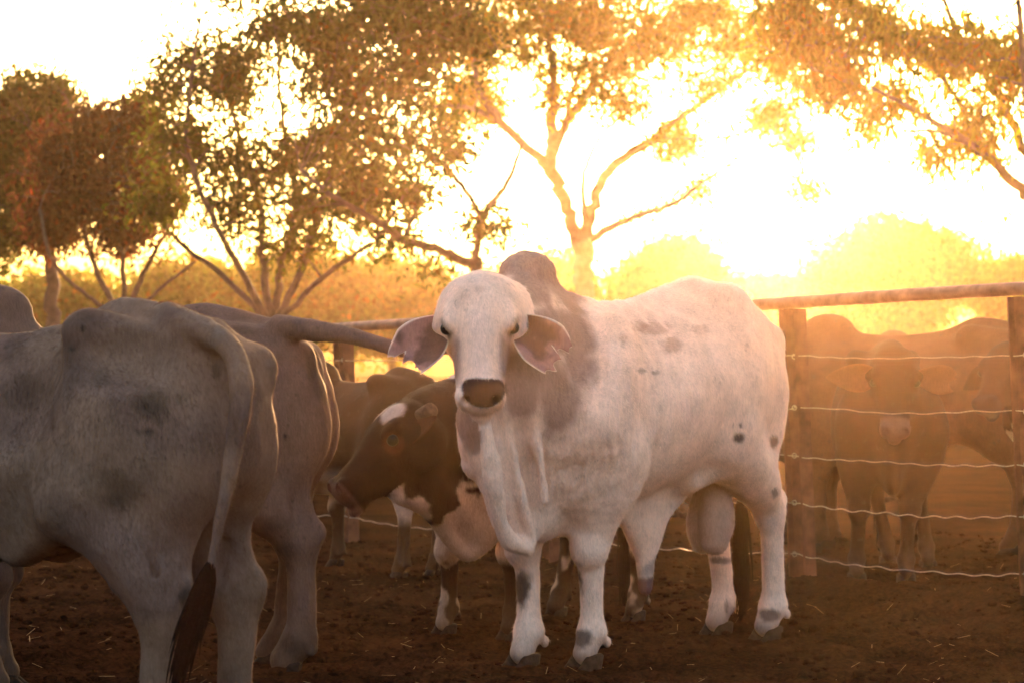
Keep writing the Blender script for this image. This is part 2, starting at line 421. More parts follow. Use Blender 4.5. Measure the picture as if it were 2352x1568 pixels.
def tube_mesh(pts, rad, seg=8, flat=1.0):
    pts = np.array(pts, float); V = []; F = []
    T = np.gradient(pts, axis=0); T /= np.maximum(np.linalg.norm(T, axis=1, keepdims=True), 1e-9)
    ref = np.array([0., 0, 1]) if abs(T[0][2]) < .9 else np.array([1., 0, 0])
    n = np.cross(T[0], ref); n /= np.linalg.norm(n)
    for i, p in enumerate(pts):
        n = n-T[i]*(n@T[i]); n /= max(np.linalg.norm(n), 1e-9); b = np.cross(T[i], n)
        for k in range(seg):
            a = 2*pi*k/seg; V.append(p+rad[i]*(cos(a)*n+flat*sin(a)*b))
    for i in range(len(pts)-1):
        for k in range(seg):
            j = (k+1) % seg; F.append((i*seg+k, i*seg+j, (i+1)*seg+j, (i+1)*seg+k))
    V.append(pts[0]); V.append(pts[-1]); m = len(V)
    for k in range(seg):
        j = (k+1) % seg; F.append((j, k, m-2, m-2)); F.append(((len(pts)-1)*seg+k, (len(pts)-1)*seg+j, m-1, m-1))
    return np.array(V), np.array(F)
def join_np(parts):
    V = []; F = []; n = 0
    for v, f in parts: V.append(v); F.append(np.asarray(f)+n); n += len(v)
    return np.vstack(V), np.vstack(F)
def poly_obj(name, V, F, mat, parent=None, smooth=True):
    me = bpy.data.meshes.new(name)
    me.from_pydata([tuple(v) for v in V], [], [tuple(dict.fromkeys(int(i) for i in f)) for f in F])
    if smooth:
        me.polygons.foreach_set('use_smooth', np.ones(len(me.polygons), bool))
    me.materials.append(mat); o = link(name, me, None, parent); return o

def make_switch(pts, width, parent, mat=None, n=60, seed=1):
    """hair tuft of many tapered strands following pts"""
    r = np.random.default_rng(seed); pts = np.array(pts, float); parts = []
    tt = np.linspace(0, 1, len(pts)); ts = np.linspace(0, 1, 9)
    mid = np.stack([np.interp(ts, tt, pts[:, i]) for i in range(3)], 1)
    wprof = np.interp(ts, [0, .15, .5, .85, 1], [.25, .7, 1, .8, .35])*width
    parts.append(tube_mesh(mid, wprof*.38, 8))
    for i in range(n):
        o = r.normal(size=3)*.40; end = .62+.4*r.random()
        q = mid+o[None]*wprof[:, None]*.8
        q = np.stack([np.interp(ts*end, ts, q[:, k]) for k in range(3)], 1)
        q[:, :2] += (r.normal(size=2)*.012)[None]*ts[:, None]**2
        parts.append(tube_mesh(q, np.interp(ts, [0, .3, .8, 1], [.003, .0055, .0035, .0006]), 4))
    V, F = join_np(parts); return poly_obj('tail_switch', V, F, mat or M_switch, parent)

TRUNK = [[-.93, 1.17, .98, .04], [-.90, 1.25, .88, .12], [-.80, 1.33, .80, .19], [-.65, 1.385, .76, .23], [-.45, 1.41, .71, .255],
         [-.25, 1.355, .65, .295], [.0, 1.32, .60, .32], [.25, 1.32, .585, .31], [.45, 1.36, .60, .26], [.62, 1.33, .66, .21],
         [.75, 1.22, .74, .15], [.82, 1.10, .86, .05]]

def build_body(F, sc, trunk, feet, fx=.52, rx=-.66, bony=1.0, tail='hang', tailpts=None, fw=1.0, taper=.42, low=.12, lw=1.0, hk=(-.42, .178, .07), tw=1.0):
    st = np.array(trunk)*sc
    F.sweep((0, 0, 0), np.eye(3), st, .06*sc, taper=taper, low=low, p=2.15)
    top = lambda x: float(np.interp(x*sc, st[:, 0], st[:, 1]))/sc
    def q(x, y, z): return np.array([x, y, z])*sc
    hx = hk[0]; pe = trunk[0][0]+.085
    for s in (-1, 1):
        F.ell(q(hx, s*hk[1], top(hx)-hk[2]), A3(.075, .045, .05)*sc, .10*sc)                        # hook bone
        F.chain([q(hx, s*(hk[1]-.015), top(hx)-.08), q((hx+pe)*.5, s*.13, top((hx+pe)*.5)-.07), q(pe, s*.10, top(pe)-.06)], np.array([.04, .04, .045])*sc, .10*sc)
        F.ell(q(pe-.02, s*.095, top(pe)-.085), A3(.05, .042, .06)*sc, .06*sc)                     # pin bone
        F.ell(q(-.27, s*.345, top(-.3)-.20), A3(.13, .10*bony, .13)*sc, .09*sc, op='s')              # flank hollow
        F.ell(q(-.62, s*.31, top(-.6)-.15), A3(.16, .08*bony, .07)*sc, .08*sc, op='s')
        F.chain([q(rx+.26, s*.19, .80), q(-.26, s*.17, .72), q(-.12, s*.12, .64)], np.array([.07, .045, .03])*sc, .11*sc)  # flank fold
    F.chain([q(-.30, 0, top(-.3)-.03), q(-.45, 0, top(-.45)-.015), q(pe+.10, 0, top(pe+.10)-.02)], np.array([.03, .04, .04])*sc, .07*sc)
    F.chain([q(-.25, 0, top(-.25)-.03), q(.1, 0, top(.1)-.025), q(.4, 0, top(.4)-.02)], np.array([.025, .025, .03])*sc, .06*sc)
    hoofs = legs(F, fx, rx, sc, feet, fw, lw, tw)
    for e in (-1, 1):  # fill between the thighs
        F.ell(q(-.60, e*.05, .98), A3(.16, .10, .20)*sc, .08*sc)
    return q, top, hoofs

def fur(root, V, F, Nn, col, n, sc, ln=.017, wd=.0022):
    if n <= 0: return
    r = np.random.default_rng(len(V)); a = np.linalg.norm(np.cross(V[F[:, 2]]-V[F[:, 0]], V[F[:, 3]]-V[F[:, 1]]), axis=1); a = a*(V[F[:, 0], 2] > .09)*(col[F[:, 0]].max(1) > .02+.05*(col.max() > .5))
    f = r.choice(len(F), n, p=a/a.sum()); b = r.random((n, 2)); i, j, k = F[f, 0], F[f, 1], F[f, 3]
    sw = b.sum(1) > 1; b[sw] = 1-b[sw]
    p = V[i]+(V[j]-V[i])*b[:, :1]+(V[k]-V[i])*b[:, 1:]; nn = Nn[i]
    flow = np.array([-.55, 0, -1.0])[None]+ .5*(np.stack([vnoise(p*3+s) for s in (1., 9., 17.)], 1)-.5)+r.normal(size=(n, 3))*.16
    t = flow-nn*(flow*nn).sum(1, keepdims=True); t /= np.linalg.norm(t, axis=1, keepdims=True)+1e-6
    lift = r.uniform(.12, .55, n)[:, None]; d = t+nn*lift; d /= np.linalg.norm(d, axis=1, keepdims=True); s = np.cross(d, nn); s /= np.linalg.norm(s, axis=1, keepdims=True)+1e-6
    l = ln*r.uniform(.5, 1.3, n)[:, None]; w = wd*r.uniform(.6, 1.2, n)[:, None]; p = p-nn*.001
    W = np.stack([p-s*w*.5, p+s*w*.5, p+d*l], 1).reshape(-1, 3); Fq = np.arange(3*n).reshape(-1, 3)
    c = col[i]*r.uniform(.72, 1.2, (n, 1)); me = mesh_np('coat_hair', W, Fq, False); set_col(me, np.repeat(np.clip(c, 0, .95), 3, 0))
    o = link('coat_hair', me, M_hair, root); o['kind'] = 'stuff'
def finish(name, F, root, colour, hoofs, sc, ears=(), mat=None, disp=None, hoof_dir=0.0, smooth=2, fur_n=0):
    V, Fc = F.mesh(); V = relax(V, Fc, smooth)
    Nn = vnormals(V, Fc)
    if disp is not None:
        V = V+Nn*disp(V, Nn)[:, None]; Nn = vnormals(V, Fc)
    col = colour(V, Nn); V0, F0, N0, col0 = V, Fc, Nn, col
    for (ev, ef, ec) in ears:
        Fc = np.vstack([Fc, ef+len(V)]); V = np.vstack([V, ev])
        col = np.vstack([col, ec(ev) if callable(ec) else np.tile(np.array(ec), (len(ev), 1))])
    nb = len(V0)
    fur(root, V0, F0, N0, col0, fur_n, sc)
    me = mesh_np('body', V, Fc); set_col(me, col)
    o = link('body', me, mat or M_hide, root)
    hm = hoof_mesh(sc*.93)
    for h, key in hoofs:
        ho = link('hoof', hm, None, root, h-np.array([.012, 0, .016])); ho.rotation_euler = (0, 0, hoof_dir)
    return o
def eyeball(root, pos, r):
    V, Fq = [], []
    nu, nv = 12, 8
    for i in range(nv+1):
        for j in range(nu):
            a = pi*i/nv; b = 2*pi*j/nu; V.append((r*sin(a)*cos(b), r*sin(a)*sin(b), r*cos(a)))
    for i in range(nv):
        for j in range(nu):
            k = (j+1) % nu; Fq.append((i*nu+j, (i+1)*nu+j, (i+1)*nu+k, i*nu+k))
    o = poly_obj('eye', V, Fq, M_eye, root); o.location = pos; return o
def mixc(a, b, t):
    t = np.clip(t, 0, 1)[:, None]; return a*(1-t)+np.asarray(b)[None]*t
class Pose:
    def __init__(s, x, y, hx, hy):
        s.o = np.array([x, y, 0.0]); s.rz = atan2(hy, hx); s.c, s.s = cos(s.rz), sin(s.rz)
    def L(s, p):
        d = np.asarray(p, float)-s.o; return np.array([s.c*d[0]+s.s*d[1], -s.s*d[0]+s.c*d[1], d[2]])
    def D(s, v): return np.array([s.c*v[0]+s.s*v[1], -s.s*v[0]+s.c*v[1], v[2]])
    def W(s, p): return s.o+np.array([s.c*p[0]-s.s*p[1], s.s*p[0]+s.c*p[1], p[2]])
    def px(s, x, y, Y): return s.L(P(x, y, Y))
    def feet(s, sc, fx=.52, rx=-.66, **k):
        out = {}
        for key, v in k.items():
            Y = ground_Y(v[1]) if len(v) == 2 else v[2]
            l = s.px(v[0], v[1], Y); sg = 1 if key[1] == 'l' else -1
            d = (fx+.06, sg*.15) if key[0] == 'f' else (rx+.045, sg*.145)
            out[key] = (l[0]-d[0]*sc, l[1]-d[1]*sc)
        return out
def pxy(ps, V):
    X = ps.c*V[:, 0]-ps.s*V[:, 1]+ps.o[0]; Y = ps.s*V[:, 0]+ps.c*V[:, 1]; Y = Y+ps.o[1]
    dz = V[:, 2]-CAMH; zc = Y*cos(PITCH)+dz*sin(PITCH); yc = -Y*sin(PITCH)+dz*cos(PITCH)
    return 1176+FD*X/zc, 784-FD*yc/zc
def marks(ps, V, Nn, c, n2, items):
    """coat marks on the flank turned to the yard gate"""
    px, py = pxy(ps, V); ny = ps.s*Nn[:, 0]+ps.c*Nn[:, 1]; near = sstep(.1, -.15, ny)
    for (a, b, rx, ry, am, col) in items:
        d = np.sqrt(((px-a)/rx)**2+((py-b)/ry)**2); c = mixc(c, col, sstep(1.35, .5, d+(n2-.5)*1.3)*am*near)
    return c
DARKMUZ = np.array([.05, .032, .03])

# =========================== the white bull in the middle
def hero():
    ps = Pose(.551, 9.911, -.64, -.77); sc = 1.1
    root = empty('zebu_bull', ps.o, ps.rz)
    setp(root, 'white humped bull facing the camera, with notched drooping ears and a grey neck', 'bull')
    F = Field((-1.2, -.75, -.02), (1.75, .75, 1.72), .0085)
    TR = [[-.76, 1.10, .95, .05], [-.74, 1.18, .88, .11], [-.68, 1.235, .80, .16], [-.57, 1.30, .72, .205], [-.43, 1.36, .71, .235], [-.30, 1.395, .67, .27],
          [-.12, 1.36, .625, .305], [.10, 1.295, .59, .32], [.28, 1.275, .56, .315], [.45, 1.27, .57, .27], [.6, 1.22, .60, .235],
          [.72, 1.12, .64, .19], [.80, 1.0, .72, .12], [.83, .92, .80, .05]]
    feet = ps.feet(sc, .52, -.46, fl=(1335, 1533), fr=(1190, 1532), rl=(1754, 1466), rr=(1640, 1455))
    q, top, hoofs = build_body(F, sc, TR, feet, rx=-.46, fw=.97, bony=.6, lw=1.0, hk=(-.33, .14, .07), tw=.84)
    T = ps.px
    # hump, withers and shoulder line
    F.chain([T(1300, 760, 9.62), T(1250, 715, 9.50), T(1222, 668, 9.42), T(1204, 645, 9.36)], [.13, .10, .095, .09], .07, flat=(np.array([0., 1, 0]), .72))
    F.chain([T(1240, 690, 9.50), T(1250, 650, 9.48), T(1243, 622, 9.44), T(1200, 618, 9.36)], [.045, .046, .044, .05], .05)
    F.ell(T(1208, 646, 9.38), (.12, .07, .10), .05)
    F.chain([T(1325, 800, 9.55), T(1285, 780, 9.5), T(1250, 770, 9.4)], [.155, .15, .14], .10)
    # neck
    F.chain([T(1275, 900, 9.5), T(1215, 830, 9.3), T(1160, 770, 9.1), T(1125, 730, 8.98)], [.27, .22, .165, .12], .10, flat=(np.array([0., 1, 0]), .86))
    F.chain([T(1240, 760, 9.38), T(1180, 720, 9.2), T(1130, 700, 9.02)], [.12, .11, .09], .10)
    # chest front and brisket
    F.chain([T(1300, 1020, 9.45), T(1235, 960, 9.28), T(1170, 900, 9.1)], [.22, .21, .15], .10)
    F.ell(T(1265, 1080, 9.42), (.17, .23, .17), .09)
    F.chain([T(1290, 1150, 9.5), T(1240, 1180, 9.42)], [.13, .09], .08)
    # dewlap curtain
    yax = np.array([0., 1, 0])
    F.chain([T(1110, 945, 8.86), T(1120, 1020, 8.86), T(1134, 1110, 8.90), T(1150, 1200, 8.96), T(1175, 1245, 9.02), T(1212, 1262, 9.12)], [.022, .026, .026, .030, .036, .026], .02)
    F.chain([T(1124, 925, 8.96), T(1140, 1010, 8.98), T(1156, 1100, 9.03), T(1180, 1190, 9.1), T(1215, 1235, 9.2)], [.05, .05, .05, .045, .04], .05, flat=(yax, .6))
    F.chain([T(1150, 930, 9.05), T(1185, 1030, 9.15), T(1205, 1120, 9.22), T(1240, 1195, 9.34)], [.09, .095, .08, .06], .07, flat=(yax, .75))
    F.chain([T(1092, 905, 9.1), T(1098, 960, 9.15), T(1118, 1030, 9.2), T(1142, 1110, 9.22), T(1158, 1190, 9.2)], [.05, .072, .075, .055, .035], .05)
    F.chain([T(1165, 900, 9.2), T(1120, 960, 9.25), T(1112, 1040, 9.28)], [.10, .10, .08], .07)
    F.chain([T(1150, 930, 8.94), T(1176, 1040, 8.99), T(1200, 1150, 9.04), T(1222, 1240, 9.12)], [.014, .018, .018, .018], .03)
    F.chain([T(1215, 900, 9.0), T(1235, 1030, 9.04), T(1250, 1150, 9.1)], [.014, .016, .014], .05)
    F.chain([T(1285, 830, 9.1), T(1300, 940, 9.1), T(1295, 1040, 9.14)], [.016, .018, .014], .06)
    F.chain([T(1150, 990, 9.2), T(1178, 1090, 9.28), T(1205, 1175, 9.33)], [.12, .115, .085], .09)
    F.chain([T(1130, 1060, 9.12), T(1155, 1150, 9.16), T(1180, 1215, 9.2)], [.05, .055, .045], .07)
    # sheath under the belly
    F.chain([T(1400, 1120, 9.72), T(1440, 1190, 9.8), T(1478, 1215, 9.87)], [.05, .045, .05], .07, flat=(yax, .7))
    F.chain([T(1550, 1120, 10.0), T(1520, 1170, 9.95), T(1488, 1225, 9.9)], [.06, .05, .05], .07, flat=(yax, .7))
    F.chain([T(1480, 1130, 9.88), T(1478, 1190, 9.88), T(1480, 1250, 9.88), T(1482, 1310, 9.88), T(1482, 1345, 9.88)], [.10, .08, .052, .040, .034], .05, flat=(yax, .75))
    # scrotum
    F.chain([T(1625, 1040, 10.25), T(1640, 1110, 10.22), T(1646, 1180, 10.2), T(1642, 1240, 10.2)], [.055, .050, .078, .058], .02)
    F.chain([T(1620, 1060, 10.3), T(1615, 1130, 10.3), T(1608, 1200, 10.3), T(1612, 1245, 10.3)], [.045, .045, .062, .045], .018)
    # legs: thicker forearms
    hs = 1.03; M = head_frame(ps.D((.015, -.40, -.915)), ps.D((0, -.9, .4)))
    o = T(1101, 656, 8.93)
    UL = .90
    hq = head_sdf(F, o, M, hs, ul=UL)
    F.chain([o+M[0]*.06-M[2]*.10, T(1120, 790, 9.05)], [.13, .14], .07)
    # folds pressed into the neck side
    for (pts, r) in (([(1283, 690, 9.42), (1300, 740, 9.38), (1312, 800, 9.34)], .012), ([(1330, 740, 9.3), (1345, 800, 9.28), (1352, 860, 9.28)], .0)):
        if r: F.chain([T(*a) for a in pts], [r]*len(pts), .04, op='s')
    def dsp(V, Nn):
        n = fbm(V*np.array([22, 22, 4.]), 3)-.5; m = sstep(.25, .6, V[:, 0])*sstep(.5, .75, V[:, 2])
        hd = sstep(.30, .22, np.linalg.norm(V-(o+M[0]*.25), axis=1)-.12)
        m = m*(1-hd)
        rib = np.sin(V[:, 0]*44+V[:, 2]*9)*sstep(.45, .1, np.abs(V[:, 0]-.0))*sstep(.75, .9, V[:, 2])*sstep(1.35, 1.2, V[:, 2])*.0015
        back = sstep(.0, .25, V[:, 0])*sstep(.5, .3, V[:, 0])*sstep(.65, .8, V[:, 2])
        fold = np.sin(V[:, 0]*75+fbm(V*5, 2)*7)*back*.003
        lump = (fbm(V*5, 4)-.5)*.026*(1-hd)
        legw = sstep(.5, .3, V[:, 2])
        xw = (ps.c*V[:, 0]-ps.s*V[:, 1])+ps.o[0]; ch = sstep(.36, .55, V[:, 0])*sstep(.42, .55, V[:, 2])*sstep(1.35, 1.15, V[:, 2])*(1-hd)
        ph = xw/.034+fbm(V*np.array([5, 5, 2.2]), 3)*3.2; fo = (np.abs(np.sin(ph*pi))**.6-.6)*(.25+1.1*fbm(V*np.array([4, 4, 3.])+5, 2))
        n = n+fo*.34*ch
        return n*.026*m+rib*2.2+fold*1.8+lump*(1-.6*legw)+(fbm(V*30, 2)-.5)*.003*(1-hd)
    shs = ps
    def colour(V, Nn):
        n = fbm(V*7, 4); n2 = fbm(V*25+3, 3)
        c = np.tile(np.array([[.90, .65, .545]]), (len(V), 1))
        c = mixc(c, (.74, .53, .43), sstep(.5, .7, n)*.35)
        # grey-brown neck, hump and shoulder
        pc = [T(1225, 630, 9.4), T(1240, 710, 9.38), T(1268, 790, 9.3), T(1275, 870, 9.25), T(1285, 945, 9.25), T(1190, 860, 9.1), T(1085, 960, 9.1), T(1160, 780, 9.1), T(1262, 660, 9.5)]
        rr = [.23, .20, .19, .185, .165, .17, .12, .18, .16]; g = np.zeros(len(V))
        for p_, r_ in zip(pc, rr): g = np.maximum(g, 1-np.linalg.norm(V-p_, axis=1)/r_/1.05)
        px, py = pxy(ps, V); ny = ps.s*Nn[:, 0]+ps.c*Nn[:, 1]; nr_ = sstep(.2, -.1, ny)*sstep(.15, .3, V[:, 0])
        for (a_, b_, rx_, ry_) in ((1285, 900, 72, 125), (1250, 780, 75, 100), (1225, 650, 75, 75), (1200, 900, 60, 90), (1085, 985, 32, 60), (1180, 800, 45, 80)):
            g = np.maximum(g, (1.15-np.sqrt(((px-a_)/rx_)**2+((py-b_)/ry_)**2))*.55*nr_)
        g = sstep(.0, .34, g+((n-.5)*.45+(n2-.5)*.12)*sstep(0, .12, g))
        u = (V-o)@M[0]/hs/UL; v = (V-o)@M[1]/hs; w = (V-o)@M[2]/hs
        ishead = (np.abs(v) < .17) & (u > -.08) & (u < .56) & (w > -.24)
        hd = np.where(ishead, sstep(-.19, -.10, w), 0); hd = np.where((u > -.06) & (u < .1), np.maximum(hd, (w > -.12)*1.0), hd)
        g = g*(1-hd)
        c = mixc(c, (.33, .215, .175), g*.9)
        # face: side shading of the cheeks, pink nose bridge
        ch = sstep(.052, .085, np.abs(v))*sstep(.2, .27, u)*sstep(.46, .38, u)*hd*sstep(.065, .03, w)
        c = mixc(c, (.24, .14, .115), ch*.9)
        eyep = sstep(.055, .02, np.sqrt(((u-.195)*.8)**2+(np.abs(v)-.125)**2+(w-.015)**2))*ishead
        c = mixc(c, (.07, .04, .035), eyep*.95)
        br = sstep(.06, .01, np.abs(v))*sstep(.1, .2, u)*hd
        c = mixc(c, (.80, .62, .58), br*.6)
        muz = sstep(.462, .485, u+.6*(w-.03)*0+(n2-.5)*.02+ .10*np.abs(v)*0)*sstep(-.095, -.065, w)*sstep(.082, .066, np.abs(v))*ishead
        muz = sstep(1.12, .88, (np.abs((px-1111)/51)**2.4+np.abs((py-902+.004*(px-1111)**2)/34)**2.4)+(n2-.5)*.3)*nr_
        c = mixc(c, (.035, .017, .018), muz)
        sc_ = sstep(.17, .12, np.linalg.norm((V-T(1640, 1190, 10.2))*np.array([1, 1, .62]), axis=1)); c = mixc(c, (.42, .27, .21), sc_*.85)
        BK = (.06, .04, .035); RB = (.42, .22, .15)
        c = marks(ps, V, Nn, c, n2, [(1196, 1345, 24, 48, .95, BK), (1316, 1336, 24, 36, .95, BK), (1335, 1462, 26, 22, .85, BK), (1697, 1004, 15, 12, .9, BK), (1701, 976, 4, 7, .7, BK), (1778, 1013, 11, 15, .85, BK),
            (1770, 1410, 26, 16, .8, BK), (1652, 1285, 22, 9, .7, BK), (1668, 1395, 5, 22, .6, BK), (1500, 755, 34, 16, .55, RB), (1545, 792, 26, 20, .6, RB), (1470, 745, 18, 12, .4, RB), (1432, 775, 16, 10, .45, RB),
            (1610, 757, 20, 14, .4, RB), (1505, 855, 10, 5, .5, BK), (1475, 850, 12, 5, .5, BK), (1100, 665, 14, 8, .3, RB), (1065, 680, 12, 10, .3, RB), (1780, 1130, 8, 12, .6, BK)])
        # dark marks on knees, fetlocks, hocks; mud specks
        def spot(p_, r_, amt, col=(.09, .06, .05)):
            nonlocal c
            d = np.sqrt((((V-p_)/np.array(r_))**2).sum(1)); c = mixc(c, col, sstep(1.15, .75, d+(n2-.5)*1.1)*amt)
        spot(T(1482, 1345, 9.88), (.06, .06, .05), .9, (.12, .03, .03)); spot(T(1482, 1300, 9.88), (.05, .05, .07), .6, (.12, .09, .1))
        sp = sstep(.76, .82, fbm(V*38+9, 2))*sstep(.45, .6, n)*.6
        c = mixc(c, (.22, .13, .10), sp*.5)
        low = sstep(.16, .03, V[:, 2]+(n-.5)*.1); c = mixc(c, (.16, .09, .06), low*.75)
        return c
    def earcol(flip):
        def f(ev):
            nn = fbm(ev*30, 3); half = len(ev)//2
            c = np.tile(np.array([[.60, .46, .40]]), (len(ev), 1)); c[half:] = (.34, .17, .15)
            gi = np.tile(np.repeat(np.arange(37), 21), 2)/36; gj = np.abs(np.tile(np.tile(np.arange(21), 37), 2)/10-1)
            c = mixc(c, (.10, .05, .04), sstep(.40, .60, fbm(ev*np.array([14, 14, 14])+flip, 3)+.35*(.45-gi))*.85)
            c = mixc(c, (.55, .27, .21), sstep(.6, .85, gi)*sstep(.5, .3, fbm(ev*20+flip, 2))*.8)
            return mixc(c, (.85, .68, .58), np.maximum(sstep(.90, .97, gj), sstep(.95, 1.0, gi)))
        return f
    ears = []
    for (rt, tip, nt_, fl) in (((1017, 738, 8.95), (928, 838, 8.84), 1, 1), ((1186, 738, 8.95), (1291, 834, 8.86), -2, 2)):
        a = T(*rt); b = T(*tip); ln = np.linalg.norm(b-a)
        ev, ef = ear_mesh(a-(b-a)*.12, b-a, ps.D((-.15 if fl == 1 else .15, -1, .25)), ln*1.26, .20, cup=.42, notch=nt_, thick=.007)
        ears.append((ev, ef, earcol(fl)))
        F.chain([hq(.12, (-1 if a@M[1] < o@M[1] else 1)*.10, -.04), a, a+(b-a)*.12], [.05, .032, .022], .03)
    finish('bull', F, root, colour, hoofs, sc, ears, disp=dsp, fur_n=190000)
    for s in (-1, 1): eyeball(root, hq(.192, s*.118, .010), .024)
    tp = [q(-.68, 0, 1.26), q(-.73, 0, 1.12), q(-.75, 0, .85), T(1702, 1150, 10.62)]
    V, Fq = tube_mesh(np.stack([np.interp(np.linspace(0, 1, 14), np.linspace(0, 1, 4), np.array(tp)[:, i]) for i in range(3)], 1), np.linspace(.035, .017, 14), 10)
    me = bpy.data.meshes.new('tail'); me.from_pydata([tuple(v) for v in V], [], [tuple(dict.fromkeys(int(i) for i in f)) for f in Fq])
    me.polygons.foreach_set('use_smooth', np.ones(len(me.polygons), bool)); set_col(me, np.tile([.6, .5, .44], (len(V), 1))); link('tail', me, M_hide, root)
    make_switch([T(1702, 1140, 10.75), T(1704, 1250, 10.75), T(1706, 1350, 10.72), T(1700, 1425, 10.7)], .045, root, seed=4, n=150)
    return root

# =========================== other cattle
def cattle(name, label, ps, sc, coat, h=.014, feet=None, head=None, neck_low=False, hump=.5, fx=.52, rx=-.66, ears=True, horn=None, trunk=None,
           tail='hang', tailpts=None, extra=None, colour=None, group=None, cat='cow', tail_pts_switch=None, bony=1.0, lw=1.0, dewlap=1.0, disp=None,
           ear_len=.22, ear_dir=(.1, 1, -.35), earc=None, hs=None, switch_w=.045, eyes=True, fur_n=0, ear_torn=1, ul=1.0):
    root = empty(name, ps.o, ps.rz); setp(root, label, cat, group)
    hd = head or dict(o=(1.02, 0, 1.30), u=(.6, 0, -.8), up=(.8, 0, .6)); o = np.array(hd['o'], float)*(1 if hd.get('abs') else sc)
    M = head_frame(hd['u'], hd['up']); hs = (hs or .95)*sc
    mz = o+M[0]*.6*hs
    lo = np.minimum(np.array([-1.15*sc, -.55*sc, -.02]), np.minimum(o, mz)-.35); hi = np.maximum(np.array([1.0*sc, .55*sc, 1.75*sc]), np.maximum(o, mz)+.35)
    if tailpts is not None: lo = np.minimum(lo, np.min(tailpts, 0)-.1); hi = np.maximum(hi, np.max(tailpts, 0)+.1)
    F = Field((lo[0], lo[1], -.02), hi, h)
    q, top, hoofs = build_body(F, sc, trunk or TRUNK, feet or {}, fx=fx, rx=rx, bony=bony, lw=lw)
    # hump
    if hump > 0:
        F.ell(q(.50, 0, top(.5)+.02+.05*hump), np.array([.15, .085, .06+.12*hump])*sc, .09*sc)
    # neck: from shoulders to poll
    nb = o+M[0]*.07*hs-M[2]*.09*hs
    F.chain([q(.45, 0, 1.02), q(.62, 0, 1.03)*.5+(q(.62, 0, 1.03)*.6+nb*.4)*.5, q(.62, 0, 1.05)*.35+nb*.65, nb], np.array([.27, .225, .165, .12])*sc, .09*sc, flat=(np.array([0., 1, 0]), .78))
    F.chain([q(.5, 0, 1.22), (q(.5, 0, 1.22)+nb)*.5+np.array([0, 0, .02]), nb+M[2]*.02], np.array([.10, .08, .08])*sc, .10*sc)
    if dewlap > 0:
        th = o+M[0]*.22*hs-M[2]*.2*hs
        b1 = q(.72, 0, .62-.03*dewlap); b2 = q(.42, 0, .60)
        F.chain([th, (th*.6+b1*.4)-np.array([0, 0, .02]), (th*.25+b1*.75)-np.array([0, 0, .04]), b1, b2], np.array([.04, .045, .05, .065, .08])*sc, .06*sc, flat=(np.array([0., 1, 0]), .6))
        F.chain([(th+nb)*.5, (th*.3+b1*.7)*.6+q(.6, 0, .9)*.4, q(.62, 0, .75)], np.array([.08, .12, .14])*sc, .09*sc, flat=(np.array([0., 1, 0]), .6))
    hq = head_sdf(F, o, M, hs, ul=ul)
    # tail
    if tailpts is None:
        tp = [q(-.78, 0, top(-.78)-.03), q(-.90, 0, 1.26), q(-.965, 0, 1.12), q(-.97, 0, .85), q(-.945, 0, .58), q(-.94, 0, .5)]
    else: tp = [np.array(p_) for p_ in tailpts]
    tr = np.interp(np.linspace(0, 1, len(tp)), [0, .25, .5, 1], [.05, .042, .032, .017])*sc
    F.chain(tp, tr, .05*sc, n=6)
    if extra: extra(F, q, top, o, M, hs, hq)
    eo = []
    if ears:
        for s in (-1, 1):
            a = hq(.12, s*.115, -.045); d = M[0]*ear_dir[0]+M[1]*s*ear_dir[1]+np.array([0, 0, ear_dir[2]]); d = d/np.linalg.norm(d)
            F.chain([hq(.12, s*.09, -.05), a, a+d*.03], [.045*sc, .03*sc, .022*sc], .03*sc)
            ev, ef = ear_mesh(a-d*.02, d, M[2]*.7+M[0]*.7 if len(ear_dir) < 4 else ear_dir[3], ear_len*sc, ear_len*.6*sc, cup=.4, notch=(3 if ear_len > .25 and s == ear_torn else 0), thick=.008, nu=16, nv=8)
            eo.append((ev, ef, earc or tuple(np.array(coat)*.8)))
    base = np.array(coat)
    def dcol(V, Nn):
        n = fbm(V*5+sc*31, 4); n2 = fbm(V*22+7, 3)
        c = np.tile(base[None], (len(V), 1)); c = mixc(c, base*.55, sstep(.5, .7, n)*.6)
        u = (V-o)@M[0]/hs/ul; v = (V-o)@M[1]/hs; w = (V-o)@M[2]/hs
        hm = (np.abs(v) < .17) & (u > .45) & (u < .56) & (w > -.14) & (w < .1)
        c = mixc(c, DARKMUZ, hm*sstep(.45, .475, u))
        c = mixc(c, (.07, .05, .04), sstep(.83, .88, fbm(V*44, 2)+.12*n)*.6)
        if colour: c = colour(V, Nn, c, n, n2, u, v, w)
        return mixc(c, (.07, .045, .03), sstep(.25, .05, V[:, 2])*.6)
    finish(name, F, root, dcol, hoofs, sc, eo, disp=disp, fur_n=fur_n)
    if eyes:
        for s in (-1, 1): eyeball(root, hq(.192, s*.120, .010), .024*hs)
    if horn: horn(root, hq, M, hs)
    if tail_pts_switch is not False:
        sp = tail_pts_switch or [tp[-1]+np.array([0, 0, .03]), tp[-1]-np.array([0, 0, .14]), tp[-1]-np.array([0, 0, .28]), tp[-1]-np.array([0, 0, .40])]
        make_switch(sp, switch_w*sc, root, seed=int(sc*100), n=110 if fur_n else 40)
    return root, ps

def body_disp(amp=.010, ribs=True):
    def f(V, Nn):
        r = np.sin(V[:, 0]*46+V[:, 2]*7)*sstep(.45, .1, np.abs(V[:, 0]-.05))*sstep(.72, .9, V[:, 2])*sstep(1.3, 1.15, V[:, 2])*.005 if ribs else 0
        return (fbm(V*4.5, 4)-.5)*amp*1.3+(fbm(V*np.array([26, 26, 9.]), 2)-.5)*.006+r
    return f

